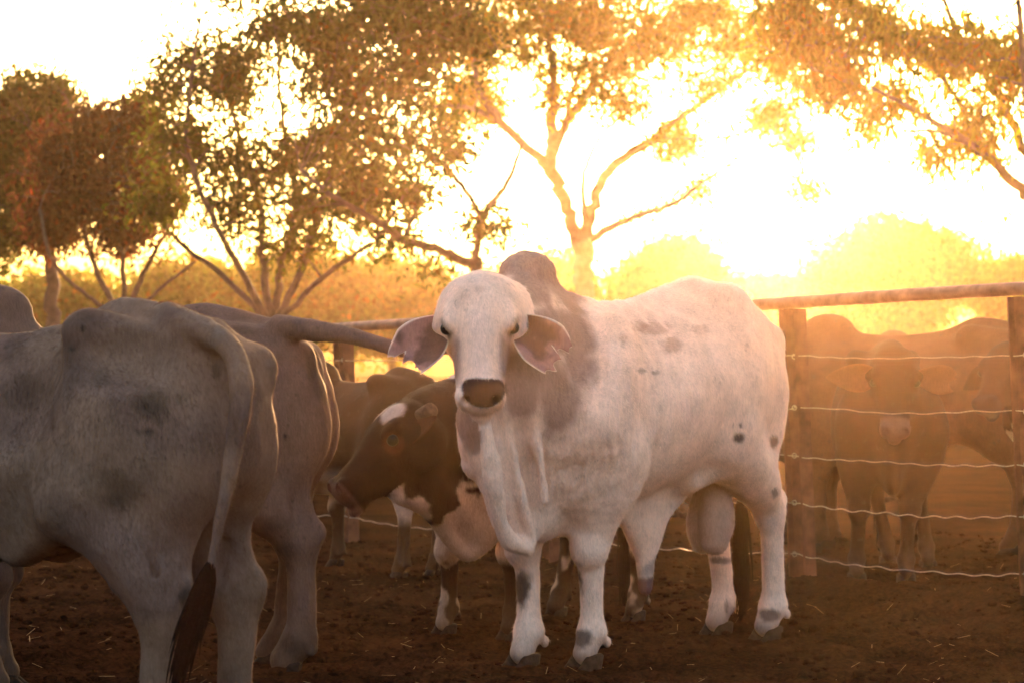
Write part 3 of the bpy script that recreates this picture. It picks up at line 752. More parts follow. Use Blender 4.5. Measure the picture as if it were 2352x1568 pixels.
GREY = (.155, .096, .078)
def all_cattle():
    hero()
    # B: nearest grey cow, seen from behind
    ps = Pose(-1.53, 7.42, -.89, .45); T = ps.px
    tp = [T(385, 728, 7.10), T(455, 755, 6.95), T(525, 800, 6.83), T(551, 865, 6.76), T(547, 950, 6.74), T(530, 1060, 6.74), T(510, 1170, 6.74), T(486, 1290, 6.74), T(480, 1320, 6.74)]
    def exB(F, q, top, o, M, hs, hq):
        for s in (-1, 1):
            F.ell(q(-.63, s*.265, top(-.6)-.13), (.15, .085, .075), .07, op='s'); F.ell(q(-.20, s*.325, top(-.2)-.22), (.11, .085, .15), .08, op='s')
            F.chain([q(-.42, s*.195, top(-.42)-.09), q(-.43, s*.225, 1.08), q(-.42, s*.25, .92), q(-.37, s*.25, .78)], [.035, .032, .035, .04], .07)
            F.ell(q(-.43, s*.190, top(-.43)-.055), (.05, .035, .035), .05)
        F.chain([T(500, 830, 6.86), T(515, 960, 6.86), T(488, 1080, 6.86)], [.012, .02, .02], .04, op='s')
    def colB(V, Nn, c, n, n2, u, v, w):
        BK = (.03, .024, .02)
        c = marks(ps, V, Nn, c, n2, [(352, 930, 50, 34, .8, BK), (268, 1120, 60, 55, .75, BK), (340, 990, 14, 9, .8, BK), (432, 1372, 24, 34, .8, BK), (478, 800, 26, 22, .65, BK), (497, 850, 9, 18, .85, BK), (604, 1400, 14, 42, .8, BK), (235, 865, 22, 30, .45, BK), (415, 915, 18, 14, .6, BK), (190, 755, 6, 6, .8, BK), (165, 800, 6, 5, .8, BK), (60, 900, 60, 40, .35, BK), (120, 720, 60, 30, .3, BK), (100, 1190, 90, 30, .35, BK), (320, 1440, 40, 60, .35, BK)])
        for (a, b, Y, r, am) in ((360, 930, 6.7, .07, .75), (270, 1120, 6.7, .10, .75), (220, 780, 6.9, .05, .3), (430, 1375, 6.8, .05, .8), (480, 790, 6.8, .035, .6), (495, 850, 6.8, .03, .7), (620, 1360, 7.1, .05, .6), (330, 880, 6.7, .16, .25), (100, 850, 7.0, .15, .3)):
            d = np.linalg.norm(V-T(a, b, Y), axis=1)/r; c = mixc(c, (.07, .06, .05), sstep(1.4, .3, d+(n2-.5)*1.2)*am)
        c = mixc(c, (.30, .19, .13), sstep(.45, .65, fbm(V*3.3+4, 3))*.45)
        sw = np.linalg.norm(V-T(484, 1310, 6.74), axis=1)
        return c
    cattle('grey_cow', 'nearest grey cow at the left edge, its dirty hindquarters turned to us and tail hanging', ps, .955, GREY, .009,
           feet={'rl': (.02, .04), 'rr': (-.03, -.04)}, tailpts=tp, tail_pts_switch=[T(484, 1290, 6.74), T(462, 1370, 6.74), T(425, 1480, 6.74), T(395, 1620, 6.74)],
           switch_w=.044, extra=exB, colour=colB, head=dict(o=(1.05, 0, 1.22), u=(.6, 0, -.8), up=(.8, 0, .6)), disp=body_disp(.030), hump=.5, bony=1.35, lw=1.35, fur_n=190000)
    # C: grey cow behind, tail stretched out
    ps2 = Pose(-1.66, 9.5, -.998, .05); T2 = ps2.px
    tp2 = [T2(640, 748, 9.35), T2(700, 756, 9.25), T2(745, 762, 9.2), T2(800, 770, 9.15), T2(860, 786, 9.1), T2(905, 800, 9.06), T2(960, 812, 9.1), T2(1005, 806, 9.18), T2(1050, 802, 9.25)]
    def colC(V, Nn, c, n, n2, u, v, w):
        BK = (.03, .024, .02)
        c = marks(ps2, V, Nn, c, n2, [(615, 998, 8, 13, .95, BK), (656, 1000, 8, 10, .95, BK), (640, 1290, 26, 50, .4, BK), (720, 830, 16, 40, .55, BK), (640, 1200, 40, 20, .3, BK), (560, 760, 40, 12, .3, BK)])
        for (a, b, Y, r, am) in ((615, 998, 9.05, .018, .95), (656, 1000, 9.05, .016, .95), (640, 1270, 9.1, .05, .5), (745, 880, 9.3, .05, .5)):
            d = np.linalg.norm((V-T2(a, b, Y))*np.array([1, .3, .6]), axis=1)/r; c = mixc(c, (.05, .04, .035), sstep(1.3, .6, d+(n2-.5)*.8)*am)
        return c
    cattle('grey_cow', 'grey cow with its tail stretched out level, standing behind the nearest cow', ps2, .985, (.16, .098, .078), .0105, rx=-.76, lw=1.22,
           feet={'rl': (-.08, .02), 'rr': (.03, 0)}, tailpts=tp2, tail_pts_switch=[T2(1045, 802, 9.25), T2(1065, 812, 9.27), T2(1080, 830, 9.3), T2(1088, 850, 9.3)],
           colour=colC, disp=body_disp(.022), hump=.5, fur_n=120000)
    # E: humped cow mostly hidden at the far left
    ps3 = Pose(-2.40, 8.72, 1, .08)
    cattle('grey_cow', 'grey cow at the far left edge, only its round hump showing above the nearest', ps3, 1.0, (.13, .078, .060), .013,
           hump=.25, head=dict(o=(.98, .05, 1.12), u=(.72, 0, -.7), up=(.7, 0, .7)), dewlap=2.2, disp=body_disp())
    # F: dark brown and white horned animal, head low, facing left
    ps4 = Pose(.105, 10.98, -.54, -.84); T4 = ps4.px; s4 = .86
    f4 = ps4.feet(s4, fl=(1165, 1462), fr=(1015, 1452), rl=(1452, 1420), rr=(1272, 1412))
    o4 = T4(948, 945, 10.15)
    def exF(F, q, top, o, M, hs, hq):
        F.chain([T4(1075, 1040, 10.5), T4(1020, 1010, 10.36), T4(975, 1000, 10.24)], [.21, .175, .13], .08)
        F.chain([T4(1075, 930, 10.6), T4(1010, 930, 10.42), T4(965, 945, 10.26)], [.11, .09, .08], .09)
        F.chain([T4(920, 1140, 10.1), T4(985, 1170, 10.2), T4(1030, 1235, 10.3), T4(1075, 1275, 10.36), T4(1120, 1235, 10.45)], [.035, .035, .03, .028, .04], .05)
        F.chain([T4(975, 1110, 10.2), T4(1040, 1170, 10.33), T4(1085, 1215, 10.4)], [.08, .075, .065], .07)
        F.chain([T4(1060, 1090, 10.4), T4(1110, 1150, 10.5)], [.14, .14], .08)
    def colF(V, Nn, c, n, n2, u, v, w):
        dk = np.array([.022, .009, .006]); c = np.tile(dk[None], (len(V), 1)); c = mixc(c, (.038, .016, .010), sstep(.4, .7, n)*.8)
        X = np.array([ps4.c*V[:, 0]-ps4.s*V[:, 1]+ps4.o[0], ps4.s*V[:, 0]+ps4.c*V[:, 1]+ps4.o[1], V[:, 2]]).T
        wh = np.array([.50, .38, .31])
        d = .62-V[:, 2]-.10*sstep(.5, 1.1, V[:, 0])*0; nn = (fbm(V*9+2, 4)-.5)
        chest = sstep(-.015, .03, (.65-V[:, 2])*.5+nn*.35-.02)*sstep(.40, .5, V[:, 0])*sstep(.30, .36, V[:, 2])
        notface = sstep(.06, .0, (u*1.0-.30))*1.0
        chest = chest*np.where((u > -.12) & (u < .6) & (w > -.15) & (np.abs(v) < .2), 0, 1)
        nape = sstep(.17, .12, np.linalg.norm(V-T4(1040, 850, 10.6), axis=1)+nn*.18)
        legsp = sstep(.02, .08, fbm(V*8+11, 3)-.5)*sstep(.52, .45, V[:, 2])
        blaze = sstep(.06, .04, np.sqrt(((u-.085)/1.3)**2+((np.abs(v)-.055)/.9)**2)+nn*.05)*(w > 0.02)*(u < .2)
        for m_ in (chest, nape, legsp*.9, blaze): c = mixc(c, wh, m_)
        ring = sstep(.060, .035, np.sqrt((u-.20)**2+(np.abs(v)-.12)**2+(w-.0)**2)+nn*.02)
        c = mixc(c, (.13, .05, .03), ring*.6)
        hm = (np.abs(v) < .12) & (u > .47) & (u < .56); c = mixc(c, (.16, .09, .09), hm*sstep(.48, .5, u)*.7)
        return c
    def hornF(root, hq, M, hs):
        for s in (-1, 1):
            a = hq(.02, s*.095, -.02); d = M[1]*s*.8-M[0]*.45+M[2]*.1; d = d/np.linalg.norm(d)
            V, Fq = tube_mesh([a, a+d*.035, a+d*.07, a+d*.085, a+d*.087], np.array([.04, .037, .033, .031, .02]), 14)
            V = V+(vnoise(V*90)[:, None]-.5)*.004
            poly_obj('horn', V, Fq, M_horn, root)
    tr4 = [[a[0], a[1]*.98, a[2], a[3]] for a in TRUNK]
    cattle('spotted_steer', 'dark brown and white animal with stub horns and lowered head, standing behind the white bull', ps4, s4, (.05, .024, .016), .009, feet=f4,
           head=dict(o=o4, abs=1, u=ps4.D((-.66, -.28, -.72)), up=ps4.D((-.7, -.25, .7))), hs=1.22, ul=.88, extra=exF, colour=colF, horn=hornF, dewlap=0, hump=.35, trunk=tr4,
           ear_len=.20, ear_dir=(-.8, .7, .12), earc=(.07, .03, .02), cat='steer', disp=body_disp(.008, False), fur_n=70000)
    # G: brown cow between
    ps5 = Pose(-.87, 14.05, -.62, .78)
    def colG(V, Nn, c, n, n2, u, v, w):
        m = sstep(.30, .36, V[:, 2]+(n-.5)*.3)*sstep(.62, .52, V[:, 2]); return mixc(c, (.40, .29, .24), m*.8)
    cattle('brown_cow', 'brown cow with pale upper legs, half hidden between the grey cow and the spotted head', ps5, .82, (.045, .020, .011), .015, colour=colG,
           head=dict(o=(1.0, .1, 1.05), u=(.7, 0, -.7), up=(.7, 0, .7)), hump=.3)
    # H: brown animal looking through the wires
    ps6 = Pose(2.16, 13.95, -.10, -.995); s6 = .92
    cattle('brown_calf', 'brown calf facing us behind the wires, its ears spread and one ear tip torn', ps6, s6, (.040, .016, .008), .012,
           feet=ps6.feet(s6, fl=(2082, 1342, 13.35), fr=(1968, 1328, 13.4), rl=(2132, 1332, 14.3), rr=(2040, 1310, 14.6)),
           head=dict(o=(.90, .0, 1.36), u=(.45, -.02, -.89), up=(.89, 0, .45)), hs=1.02, dewlap=1.2, hump=.1, ear_len=.31, ear_dir=(.15, 1, .08), earc=(.2, .09, .045), cat='calf',
           colour=lambda V, Nn, c, n, n2, u, v, w: mixc(c, (.17, .10, .07), ((np.abs(v) < .15) & (u > .40) & (u < .56) & (w > -.13))*sstep(.40, .44, u)*.9))
    # I: big brown cow broadside
    ps7 = Pose(2.55, 15.6, -.93, .36)
    cattle('brown_cow', 'large brown humped cow standing broadside in the pen, behind the calf', ps7, 1.04, (.13, .06, .03), .018, hump=.25,
           head=dict(o=(1.05, .1, 1.15), u=(.6, .2, -.75), up=(.8, 0, .6)))
    # J: spotted cow at the right edge
    ps8 = Pose(3.66, 14.6, -.80, -.6)
    def colJ(V, Nn, c, n, n2, u, v, w):
        m = sstep(.0, .05, fbm(V*5+21, 4)-.52)*sstep(.95, .75, V[:, 2])*sstep(.45, .6, V[:, 2])
        return mixc(c, (.5, .4, .34), m)
    cattle('brown_cow', 'brown and white cow at the right edge, partly behind the end post', ps8, 1.0, (.05, .022, .013), .016, colour=colJ, hump=.3,
           head=dict(o=(.98, 0, 1.28), u=(.7, .25, -.65), up=(.65, 0, .7)))
    # farther cattle in the dust
    ps9 = Pose(1.95, 19.5, .95, .3)
    cattle('tan_cow', 'hazy tan cow far back in the pen, seen between the legs of the others', ps9, 1.0, (.22, .13, .08), .022, hump=.4)
    ps10 = Pose(3.9, 21.5, -.9, .35)
    cattle('tan_cow', 'hazy cow farthest back at the right of the pen', ps10, 1.02, (.16, .09, .05), .022, hump=.4)
# ------------------------------------------------------------ ground
def gheight(x, y):
    p = np.stack([x, y, np.zeros_like(x)], -1)
    near = sstep(22, 15, y)
    z = (fbm(p*1.1, 3)-.5)*.05+(fbm(p*5.5+3, 4)-.5)*.035*near
    r = np.abs(fbm(p*13+9, 4)-.5); z = z+(.12-r)*.05*near
    # scuffed soil bank along the fence
    d = (y-(13.0-1.313*(x-1.53)-.45)); along = sstep(.9, 1.7, x)
    z = z+.10*np.exp(-(d/.33)**2)*along+.06*np.exp(-((d+.5)/.4)**2)*along*fbm(p*3, 2)
    return z-.005
def ground():
    xs = np.concatenate([np.linspace(-300, -8, 24), np.linspace(-8, -3.2, 60)[1:], np.arange(-3.2, 4.0, .022), np.linspace(4.0, 9, 60)[1:], np.linspace(9, 300, 24)[1:]])
    ys = np.concatenate([np.linspace(-30, 7.6, 30), np.arange(7.6, 16.5, .026), np.linspace(16.5, 26, 130)[1:], np.linspace(26, 90, 60)[1:], np.linspace(90, 900, 20)[1:]])
    X, Y = np.meshgrid(xs, ys, indexing='ij'); Z = gheight(X, Y)
    Z = np.where((np.abs(X) > 20) | (Y > 60), 0, Z)
    r = np.random.default_rng(8)     # hoof prints: two toes pressed in, soil pushed up round them
    for _ in range(620):
        cx, cy_ = r.uniform(-3.1, 3.9), 8.0+r.random()**1.3*8; a_ = r.uniform(0, pi); dp = r.uniform(.012, .03); sz = r.uniform(.8, 1.15)
        i0, i1 = np.searchsorted(xs, (cx-.15, cx+.15)); j0, j1 = np.searchsorted(ys, (cy_-.15, cy_+.15))
        dx, dy = X[i0:i1, j0:j1]-cx, Y[i0:i1, j0:j1]-cy_; u_ = (dx*cos(a_)+dy*sin(a_))/sz; v_ = (-dx*sin(a_)+dy*cos(a_))/sz
        rr = np.sqrt((u_/.065)**2+((np.abs(v_)-.024)/.026)**2); Z[i0:i1, j0:j1] += -dp*sstep(1.2, .7, rr)+dp*.55*np.exp(-((rr-1.75)/.45)**2)
    V = np.stack([X, Y, Z], -1).reshape(-1, 3); n, m = X.shape
    i = np.arange(n-1)[:, None]*m+np.arange(m-1)[None]; i = i.ravel()
    F = np.stack([i, i+m, i+m+1, i+1], 1)
    m_, t, b, o = new_mat('trampled_dirt'); L = t.links.new
    tc = N(t, 'ShaderNodeTexCoord'); n1 = N(t, 'ShaderNodeTexNoise', Scale=1.3, Detail=8.0, Roughness=.7); n2 = N(t, 'ShaderNodeTexNoise', Scale=42.0, Detail=6.0, Roughness=.7)
    L(tc.outputs['Object'], n1.inputs[0]); L(tc.outputs['Object'], n2.inputs[0])
    c1 = N(t, 'ShaderNodeValToRGB'); c1.color_ramp.elements[0].position = .40; c1.color_ramp.elements[1].position = .64
    c1.color_ramp.elements[0].color = (.006, .0027, .0015, 1); c1.color_ramp.elements[1].color = (.050, .021, .010, 1)
    mx = N(t, 'ShaderNodeMix', data_type='FLOAT'); mx.inputs[0].default_value = .5; L(n1.outputs[0], mx.inputs[2]); L(n2.outputs[0], mx.inputs[3])
    t.nodes.remove(b); b = N(t, 'ShaderNodeBsdfDiffuse', Roughness=.3); L(b.outputs[0], o.inputs['Surface']); L(mx.outputs[0], c1.inputs[0]); L(c1.outputs[0], b.inputs[0])
    bp = N(t, 'ShaderNodeBump', Strength=.7, Distance=.015); L(n2.outputs[0], bp.inputs['Height']); L(bp.outputs[0], b.inputs['Normal'])
    me = mesh_np('ground', V, F); o = link('ground', me, m_); setp(o, kind='structure')
    # clods
    r = np.random.default_rng(3); n = 8000
    ico = []; ph = (1+5**.5)/2
    for a, b_ in ((1, ph), (-1, ph), (1, -ph), (-1, -ph)): ico += [(a, b_, 0), (0, a, b_), (b_, 0, a)]
    ico = np.array(ico, float); ico /= np.linalg.norm(ico[0])
    from itertools import combinations
    tri = [c for c in combinations(range(12), 3) if all(abs(np.linalg.norm(ico[c[i]]-ico[c[j]])-1.0515) < .01 for i, j in ((0, 1), (1, 2), (0, 2)))]
    tri = np.array([c if np.dot(np.cross(ico[c[1]]-ico[c[0]], ico[c[2]]-ico[c[0]]), ico[c[0]]) > 0 else (c[0], c[2], c[1]) for c in tri])
    cx = r.uniform(-2.8, 3.6, n); cyy = 8.4+(r.random(n)**1.4)*9; s = (.005+.020*r.random(n)**4)*(1+.6*(r.random(n) > .97))
    cz = gheight(cx, cyy)+s*.2
    V = ico[None]*(1+.35*(r.random((n, 12, 1))-.5))*s[:, None, None]*np.array([1.2, 1.2, .75])+np.stack([cx, cyy, cz], 1)[:, None]
    F = (tri[None]+np.arange(n)[:, None, None]*12).reshape(-1, 3)
    o = link('dirt_clods', mesh_np('dirt_clods', V.reshape(-1, 3), F), m_); setp(o, 'loose clods of dark dirt scattered over the yard', 'dirt clods', kind='stuff')
    # straw
    n = 380; cx = r.uniform(-2.8, 3.6, n); cyy = 8.4+(r.random(n)**1.2)*6; a = r.uniform(0, pi, n); l = r.uniform(.008, .035, n); w = r.uniform(.0007, .0016, n)
    z = gheight(cx, cyy)+.006; d = np.stack([np.cos(a), np.sin(a), r.normal(0, .35, n)], 1); s_ = np.stack([-np.sin(a), np.cos(a), 0*a], 1)
    c = np.stack([cx, cyy, z+.004], 1); up = np.array([0, 0, 1.])
    V = np.stack([c-d*l[:, None]-s_*w[:, None], c-d*l[:, None]+s_*w[:, None], c-d*l[:, None]+up*w[:, None], c+d*l[:, None]-s_*w[:, None], c+d*l[:, None]+s_*w[:, None], c+d*l[:, None]+up*w[:, None]], 1)
    f = np.array([[0, 1, 4, 3], [1, 2, 5, 4], [2, 0, 3, 5]])
    F = (f[None]+np.arange(n)[:, None, None]*6).reshape(-1, 4)
    ms = plain_mat('straw', (.26, .16, .08), .7, .3, 30, .1, .1)
    o = link('straw', mesh_np('straw', V.reshape(-1, 3), F, False), ms); setp(o, 'bits of dry straw lying on the dark dirt', 'straw', kind='stuff')

# ------------------------------------------------------------ fence
def fence():
    root = empty('cattle_yard_fence', (1.53, 13.2, 0)); setp(root, 'steel pipe rail fence with posts and wavy wires across the yard behind the bull', 'fence')
    mr = plain_mat('weathered_pipe', (.22, .12, .085), .6, .4, 14, .4, .25, Metallic=.05)
    mp_ = plain_mat('rusty_post', (.11, .045, .027), .8, .45, 12, .5, .1)
    mw = plain_mat('galvanised_wire', (.30, .23, .19), .55, .3, 60, .1, .4, Metallic=.3)
    o0 = np.array([1.53, 13.2, 0]); D = np.array([1, -1.313, 0]); D = D/np.linalg.norm(D); Nn_ = np.array([-D[1], D[0], 0])
    def at(d): return o0+D*(d*1.6505)
    ds = [2.0, .985, .0, -1.35, -2.7, -4.05, -5.4]
    def box(c, ax, hx, hy, z0, z1, lean=0.0):
        V = []; B = Nn_ if ax is D else D
        for z in (z0, z1):
            for sx, sy in ((-1, -1), (1, -1), (1, 1), (-1, 1)):
                V.append(c+ax*sx*hx+B*sy*hy+D*lean*(z1-z)+np.array([0, 0, z])-o0)
        return np.array(V), np.array([(0, 3, 2, 1), (4, 5, 6, 7), (0, 1, 5, 4), (1, 2, 6, 5), (2, 3, 7, 6), (3, 0, 4, 7)])
    zt = lambda d: 1.53+.027*d
    for d in ds:
        c = at(d)
        Vb, Fb = join_np([box(c, D, .062, .004, -.3, zt(d)-.034, .055), box(c-D*.058, D, .004, .045, -.3, zt(d)-.036, .055), box(c+D*.058, D, .004, .045, -.3, zt(d)-.036, .055)])
        po = poly_obj('post', Vb, Fb, mp_, root, False)
    # top rail, slightly uneven, with couplings
    n = 60; dd = np.linspace(2.3, -5.6, n)
    pts = [at(d)+np.array([0, 0, zt(d)+.006*sin(d*2.1)])-o0 for d in dd]
    V, F = tube_mesh(pts, [.034]*n, 14); poly_obj('top_rail', V, F, mr, root)
    for d in (.35, -1.0, -3.4):
        a = at(d)-D*.03; b = at(d)+D*.03; z = np.array([0, 0, zt(d)+.006*sin(d*2.1)])
        V, F = tube_mesh([a+z-o0, a+D*.006+z-o0, b-D*.006+z-o0, b+z-o0], [.034, .038, .038, .034], 14); poly_obj('coupling', V, F, mr, root)
    for d in ds:
        for z in (1.237, .96, .70, .445, .165):
            c = at(d)-o0+np.array([0, -.052, z]); a_ = np.linspace(0, 2*pi*1.6, 18)
            pts = [c+D*(.016*cos(t)+.006)+np.array([0, -.004*t/6, .013*sin(t)]) for t in a_]
            V, F = tube_mesh(pts, [.0028]*18, 5); poly_obj('wire_tie', V, F, mw, root)
    r = np.random.default_rng(5)
    for k, z in enumerate((1.237, .96, .70, .445, .165)):
        for j in range(len(ds)-1):
            a, b = ds[j+1], ds[j]; n = 70; tt = np.linspace(0, 1, n); wl = r.uniform(.16, .22); ph = r.uniform(0, 6); am = (.0015, .002, .003, .005, .003)[k]
            L_ = (b-a)*1.65; pts = []
            for t in tt:
                s = t*L_; zz = z+am*sin(s/wl*2*pi+ph+5*fbm(np.array([s*1.7, k*2., j*4.]), 2))*(.5+.5*vnoise(np.array([s*1.3, k*3.1, j*2.])))*1.6-.035*(k+1)/3*4*t*(1-t)*.6+(fbm(np.array([s*3, k*5., j*1.]), 2)-.5)*.02
                pts.append(at(a+(b-a)*t)-Nn_*(-.0)+np.array([0, 0, zz])-o0+Nn_*.006*sin(s*17+k)-np.array([0, .050, 0]))
            V, F = tube_mesh(pts, [.0031]*n, 6); poly_obj('wire', V, F, mw, root)

# ------------------------------------------------------------ trees
def leaf_mat(name, col, trans, tf=.5):
    m, t, b, o = new_mat(name); L = t.links.new
    at = N(t, 'ShaderNodeAttribute', attribute_name='Col')
    d = N(t, 'ShaderNodeBsdfDiffuse'); tr = N(t, 'ShaderNodeBsdfTranslucent'); mx = N(t, 'ShaderNodeMixShader'); mx.inputs[0].default_value = tf
    m1 = N(t, 'ShaderNodeMix', data_type='RGBA', blend_type='MULTIPLY'); m1.inputs[0].default_value = 1; m1.inputs[6].default_value = (*col, 1); L(at.outputs[0], m1.inputs[7])
    m2 = N(t, 'ShaderNodeMix', data_type='RGBA', blend_type='MULTIPLY'); m2.inputs[0].default_value = 1; m2.inputs[6].default_value = (*trans, 1); L(at.outputs[0], m2.inputs[7])
    L(m1.outputs[2], d.inputs[0]); L(m2.outputs[2], tr.inputs[0]); L(d.outputs[0], mx.inputs[1]); L(tr.outputs[0], mx.inputs[2]); L(mx.outputs[0], o.inputs['Surface'])
    t.nodes.remove(b); return m
def leaves(centres, per, spread, ln, wd, r, droop=.6):
    n = len(centres)*per; c = np.repeat(centres, per, 0)+r.normal(size=(n, 3))*np.array([spread, spread, spread*.8])
    d = r.normal(size=(n, 3)); d[:, 2] -= droop*1.6; d /= np.linalg.norm(d, axis=1, keepdims=True)
    s = np.cross(d, r.normal(size=(n, 3))); s /= np.linalg.norm(s, axis=1, keepdims=True); nn = np.cross(d, s)
    l = ln*r.uniform(.6, 1.25, n)[:, None]; w = wd*r.uniform(.7, 1.2, n)[:, None]
    V = np.stack([c, c+d*l*.45+s*w*.5+nn*w*.15, c+d*l, c+d*l*.45-s*w*.5+nn*w*.15], 1)
    F = np.arange(n*4).reshape(-1, 4)
    cl = np.repeat(r.uniform(.65, 1.3, (len(centres), 1)), per, 0)*r.uniform(.75, 1.25, (n, 1))
    red = (r.random((n, 1)) < .05)
    col = np.where(red, cl*np.array([[1.7, .75, .5]]), cl*np.array([[1., 1, 1]])*r.uniform(.85, 1.15, (n, 3)))
    return V.reshape(-1, 3), F, np.repeat(col, 4, 0)
def curve(pts, n):
    Q = np.array(pts, float); E = np.vstack([2*Q[0]-Q[1], Q, 2*Q[-1]-Q[-2]]); out = []
    for i in range(1, len(E)-2):
        for t in np.linspace(0, 1, n, endpoint=False):
            a, b, c, d = E[i-1], E[i], E[i+1], E[i+2]; out.append(.5*((2*b)+(-a+c)*t+(2*a-5*b+4*c-d)*t*t+(-a+3*b-3*c+d)*t**3))
    out.append(Q[-1]); return np.array(out)
def tree(name, label, Y, trunk, limbs, blobs, mats, seed, n1=40, n2=220, per=34, spread=.26, ln=.13, wd=.045, depth=2.0, group=None, droop=.6, bare=0, cat='tree', single=0):
    """trunk and limbs: survey points (x, y, width, depth offset); blobs: (x, y, rx, ry, weight)"""
    r = np.random.default_rng(seed); S = FD/Y; bark, leaf = mats
    base = P(trunk[0][0], 855, Y+trunk[0][3]); base[2] = 0
    root = empty(name, base); setp(root, label, cat, group)
    def W(p): return P(p[0], p[1], Y+p[3])-base
    nodes = []; nr = []
    def add_limb(nm, pts, wob=.02):
        Q = [np.array(list(W(p))+[p[2]/2/S]) for p in pts]
        if nm == 'trunk': Q = [np.array([0, 0, -.1, Q[0][3]*1.25])]+Q
        K = curve(Q, 7); K[:, 3] = np.maximum(K[:, 3], .008); K[1:-1, :3] += r.normal(size=(len(K)-2, 3))*K[1:-1, 3:]*.25
        V, F = tube_mesh(K[:, :3], K[:, 3], 9); poly_obj(nm, V, F, bark, root); nodes.extend(K[2:, :3]); nr.extend(K[2:, 3])
    add_limb('trunk', trunk)
    for l in limbs: add_limb('limb', l)
    nodes = np.array(nodes); nr = np.array(nr)
    w = np.array([b[4] if len(b) > 4 else b[2]*b[3] for b in blobs], float); w /= w.sum()
    def sample(n):
        k = r.choice(len(blobs), n, p=w); out = []
        for i in k:
            b = blobs[i]; v = r.normal(size=3); v /= np.linalg.norm(v); v *= abs(r.normal())*.42+r.random()**.5*.35
            yo = b[5] if len(b) > 5 else 0
            out.append(P(b[0]+v[0]*b[2], b[1]+v[1]*b[3], Y+yo+v[2]*min(depth, b[2]/S*1.3))-base)
        return np.array(out)
    twigs = []
    def connect(targets, nodes, nr, rad, steps):
        new = []; newr = []
        for t in targets:
            d = np.linalg.norm(nodes-t, axis=1)+np.maximum(0, nodes[:, 2]-t[2])*.8; i = int(np.argmin(d)); a = nodes[i]
            mid = (a+t)/2+r.normal(size=3)*.10*np.linalg.norm(t-a)+np.array([0, 0, .10*np.linalg.norm(t-a)])
            K = curve([a, mid, t], steps); ra = min(nr[i]*.75, rad); rr = np.linspace(ra, rad*.35, len(K))
            K[1:-1] += r.normal(size=(len(K)-2, 3))*rad*.6
            twigs.append(tube_mesh(K, rr, 5)); new.extend(K[1:]); newr.extend(rr[1:])
        return np.array(new), np.array(newr)
    t1 = sample(n1); N1, R1 = connect(t1, nodes, nr, .035*min(1.6, 40/S*1.0)*1.0, 5)
    A = np.vstack([nodes, N1]); B = np.concatenate([nr, R1])
    t2 = sample(n2); N2, R2 = connect(t2, A, B, .017, 3)
    t3 = t2[r.random(len(t2)) < .45]+r.normal(size=(1, 3))*0; t3 = t3+(t3-t3.mean(0))*.10+np.stack([r.normal(size=len(t3))*.3, r.normal(size=len(t3))*.3, r.uniform(.1, .8, len(t3))], 1)*S/150; connect(t3, N2, R2, .006, 2)
    V, F = join_np(twigs); me = mesh_np('branches', V, F[:, :4]); o = link('branches', me, bark, root); o['kind'] = 'stuff'
    cen = np.vstack([t2, N2[r.random(len(N2)) < .25]]) if bare == 0 else t2[:int(len(t2)*(1-bare))]
    V, F, col = leaves(cen, per, spread, ln, wd, r, droop)
    me = mesh_np('crown', V, F, False); set_col(me, col); o = link('crown', me, leaf, root); o['kind'] = 'stuff'
    return root, t2, base

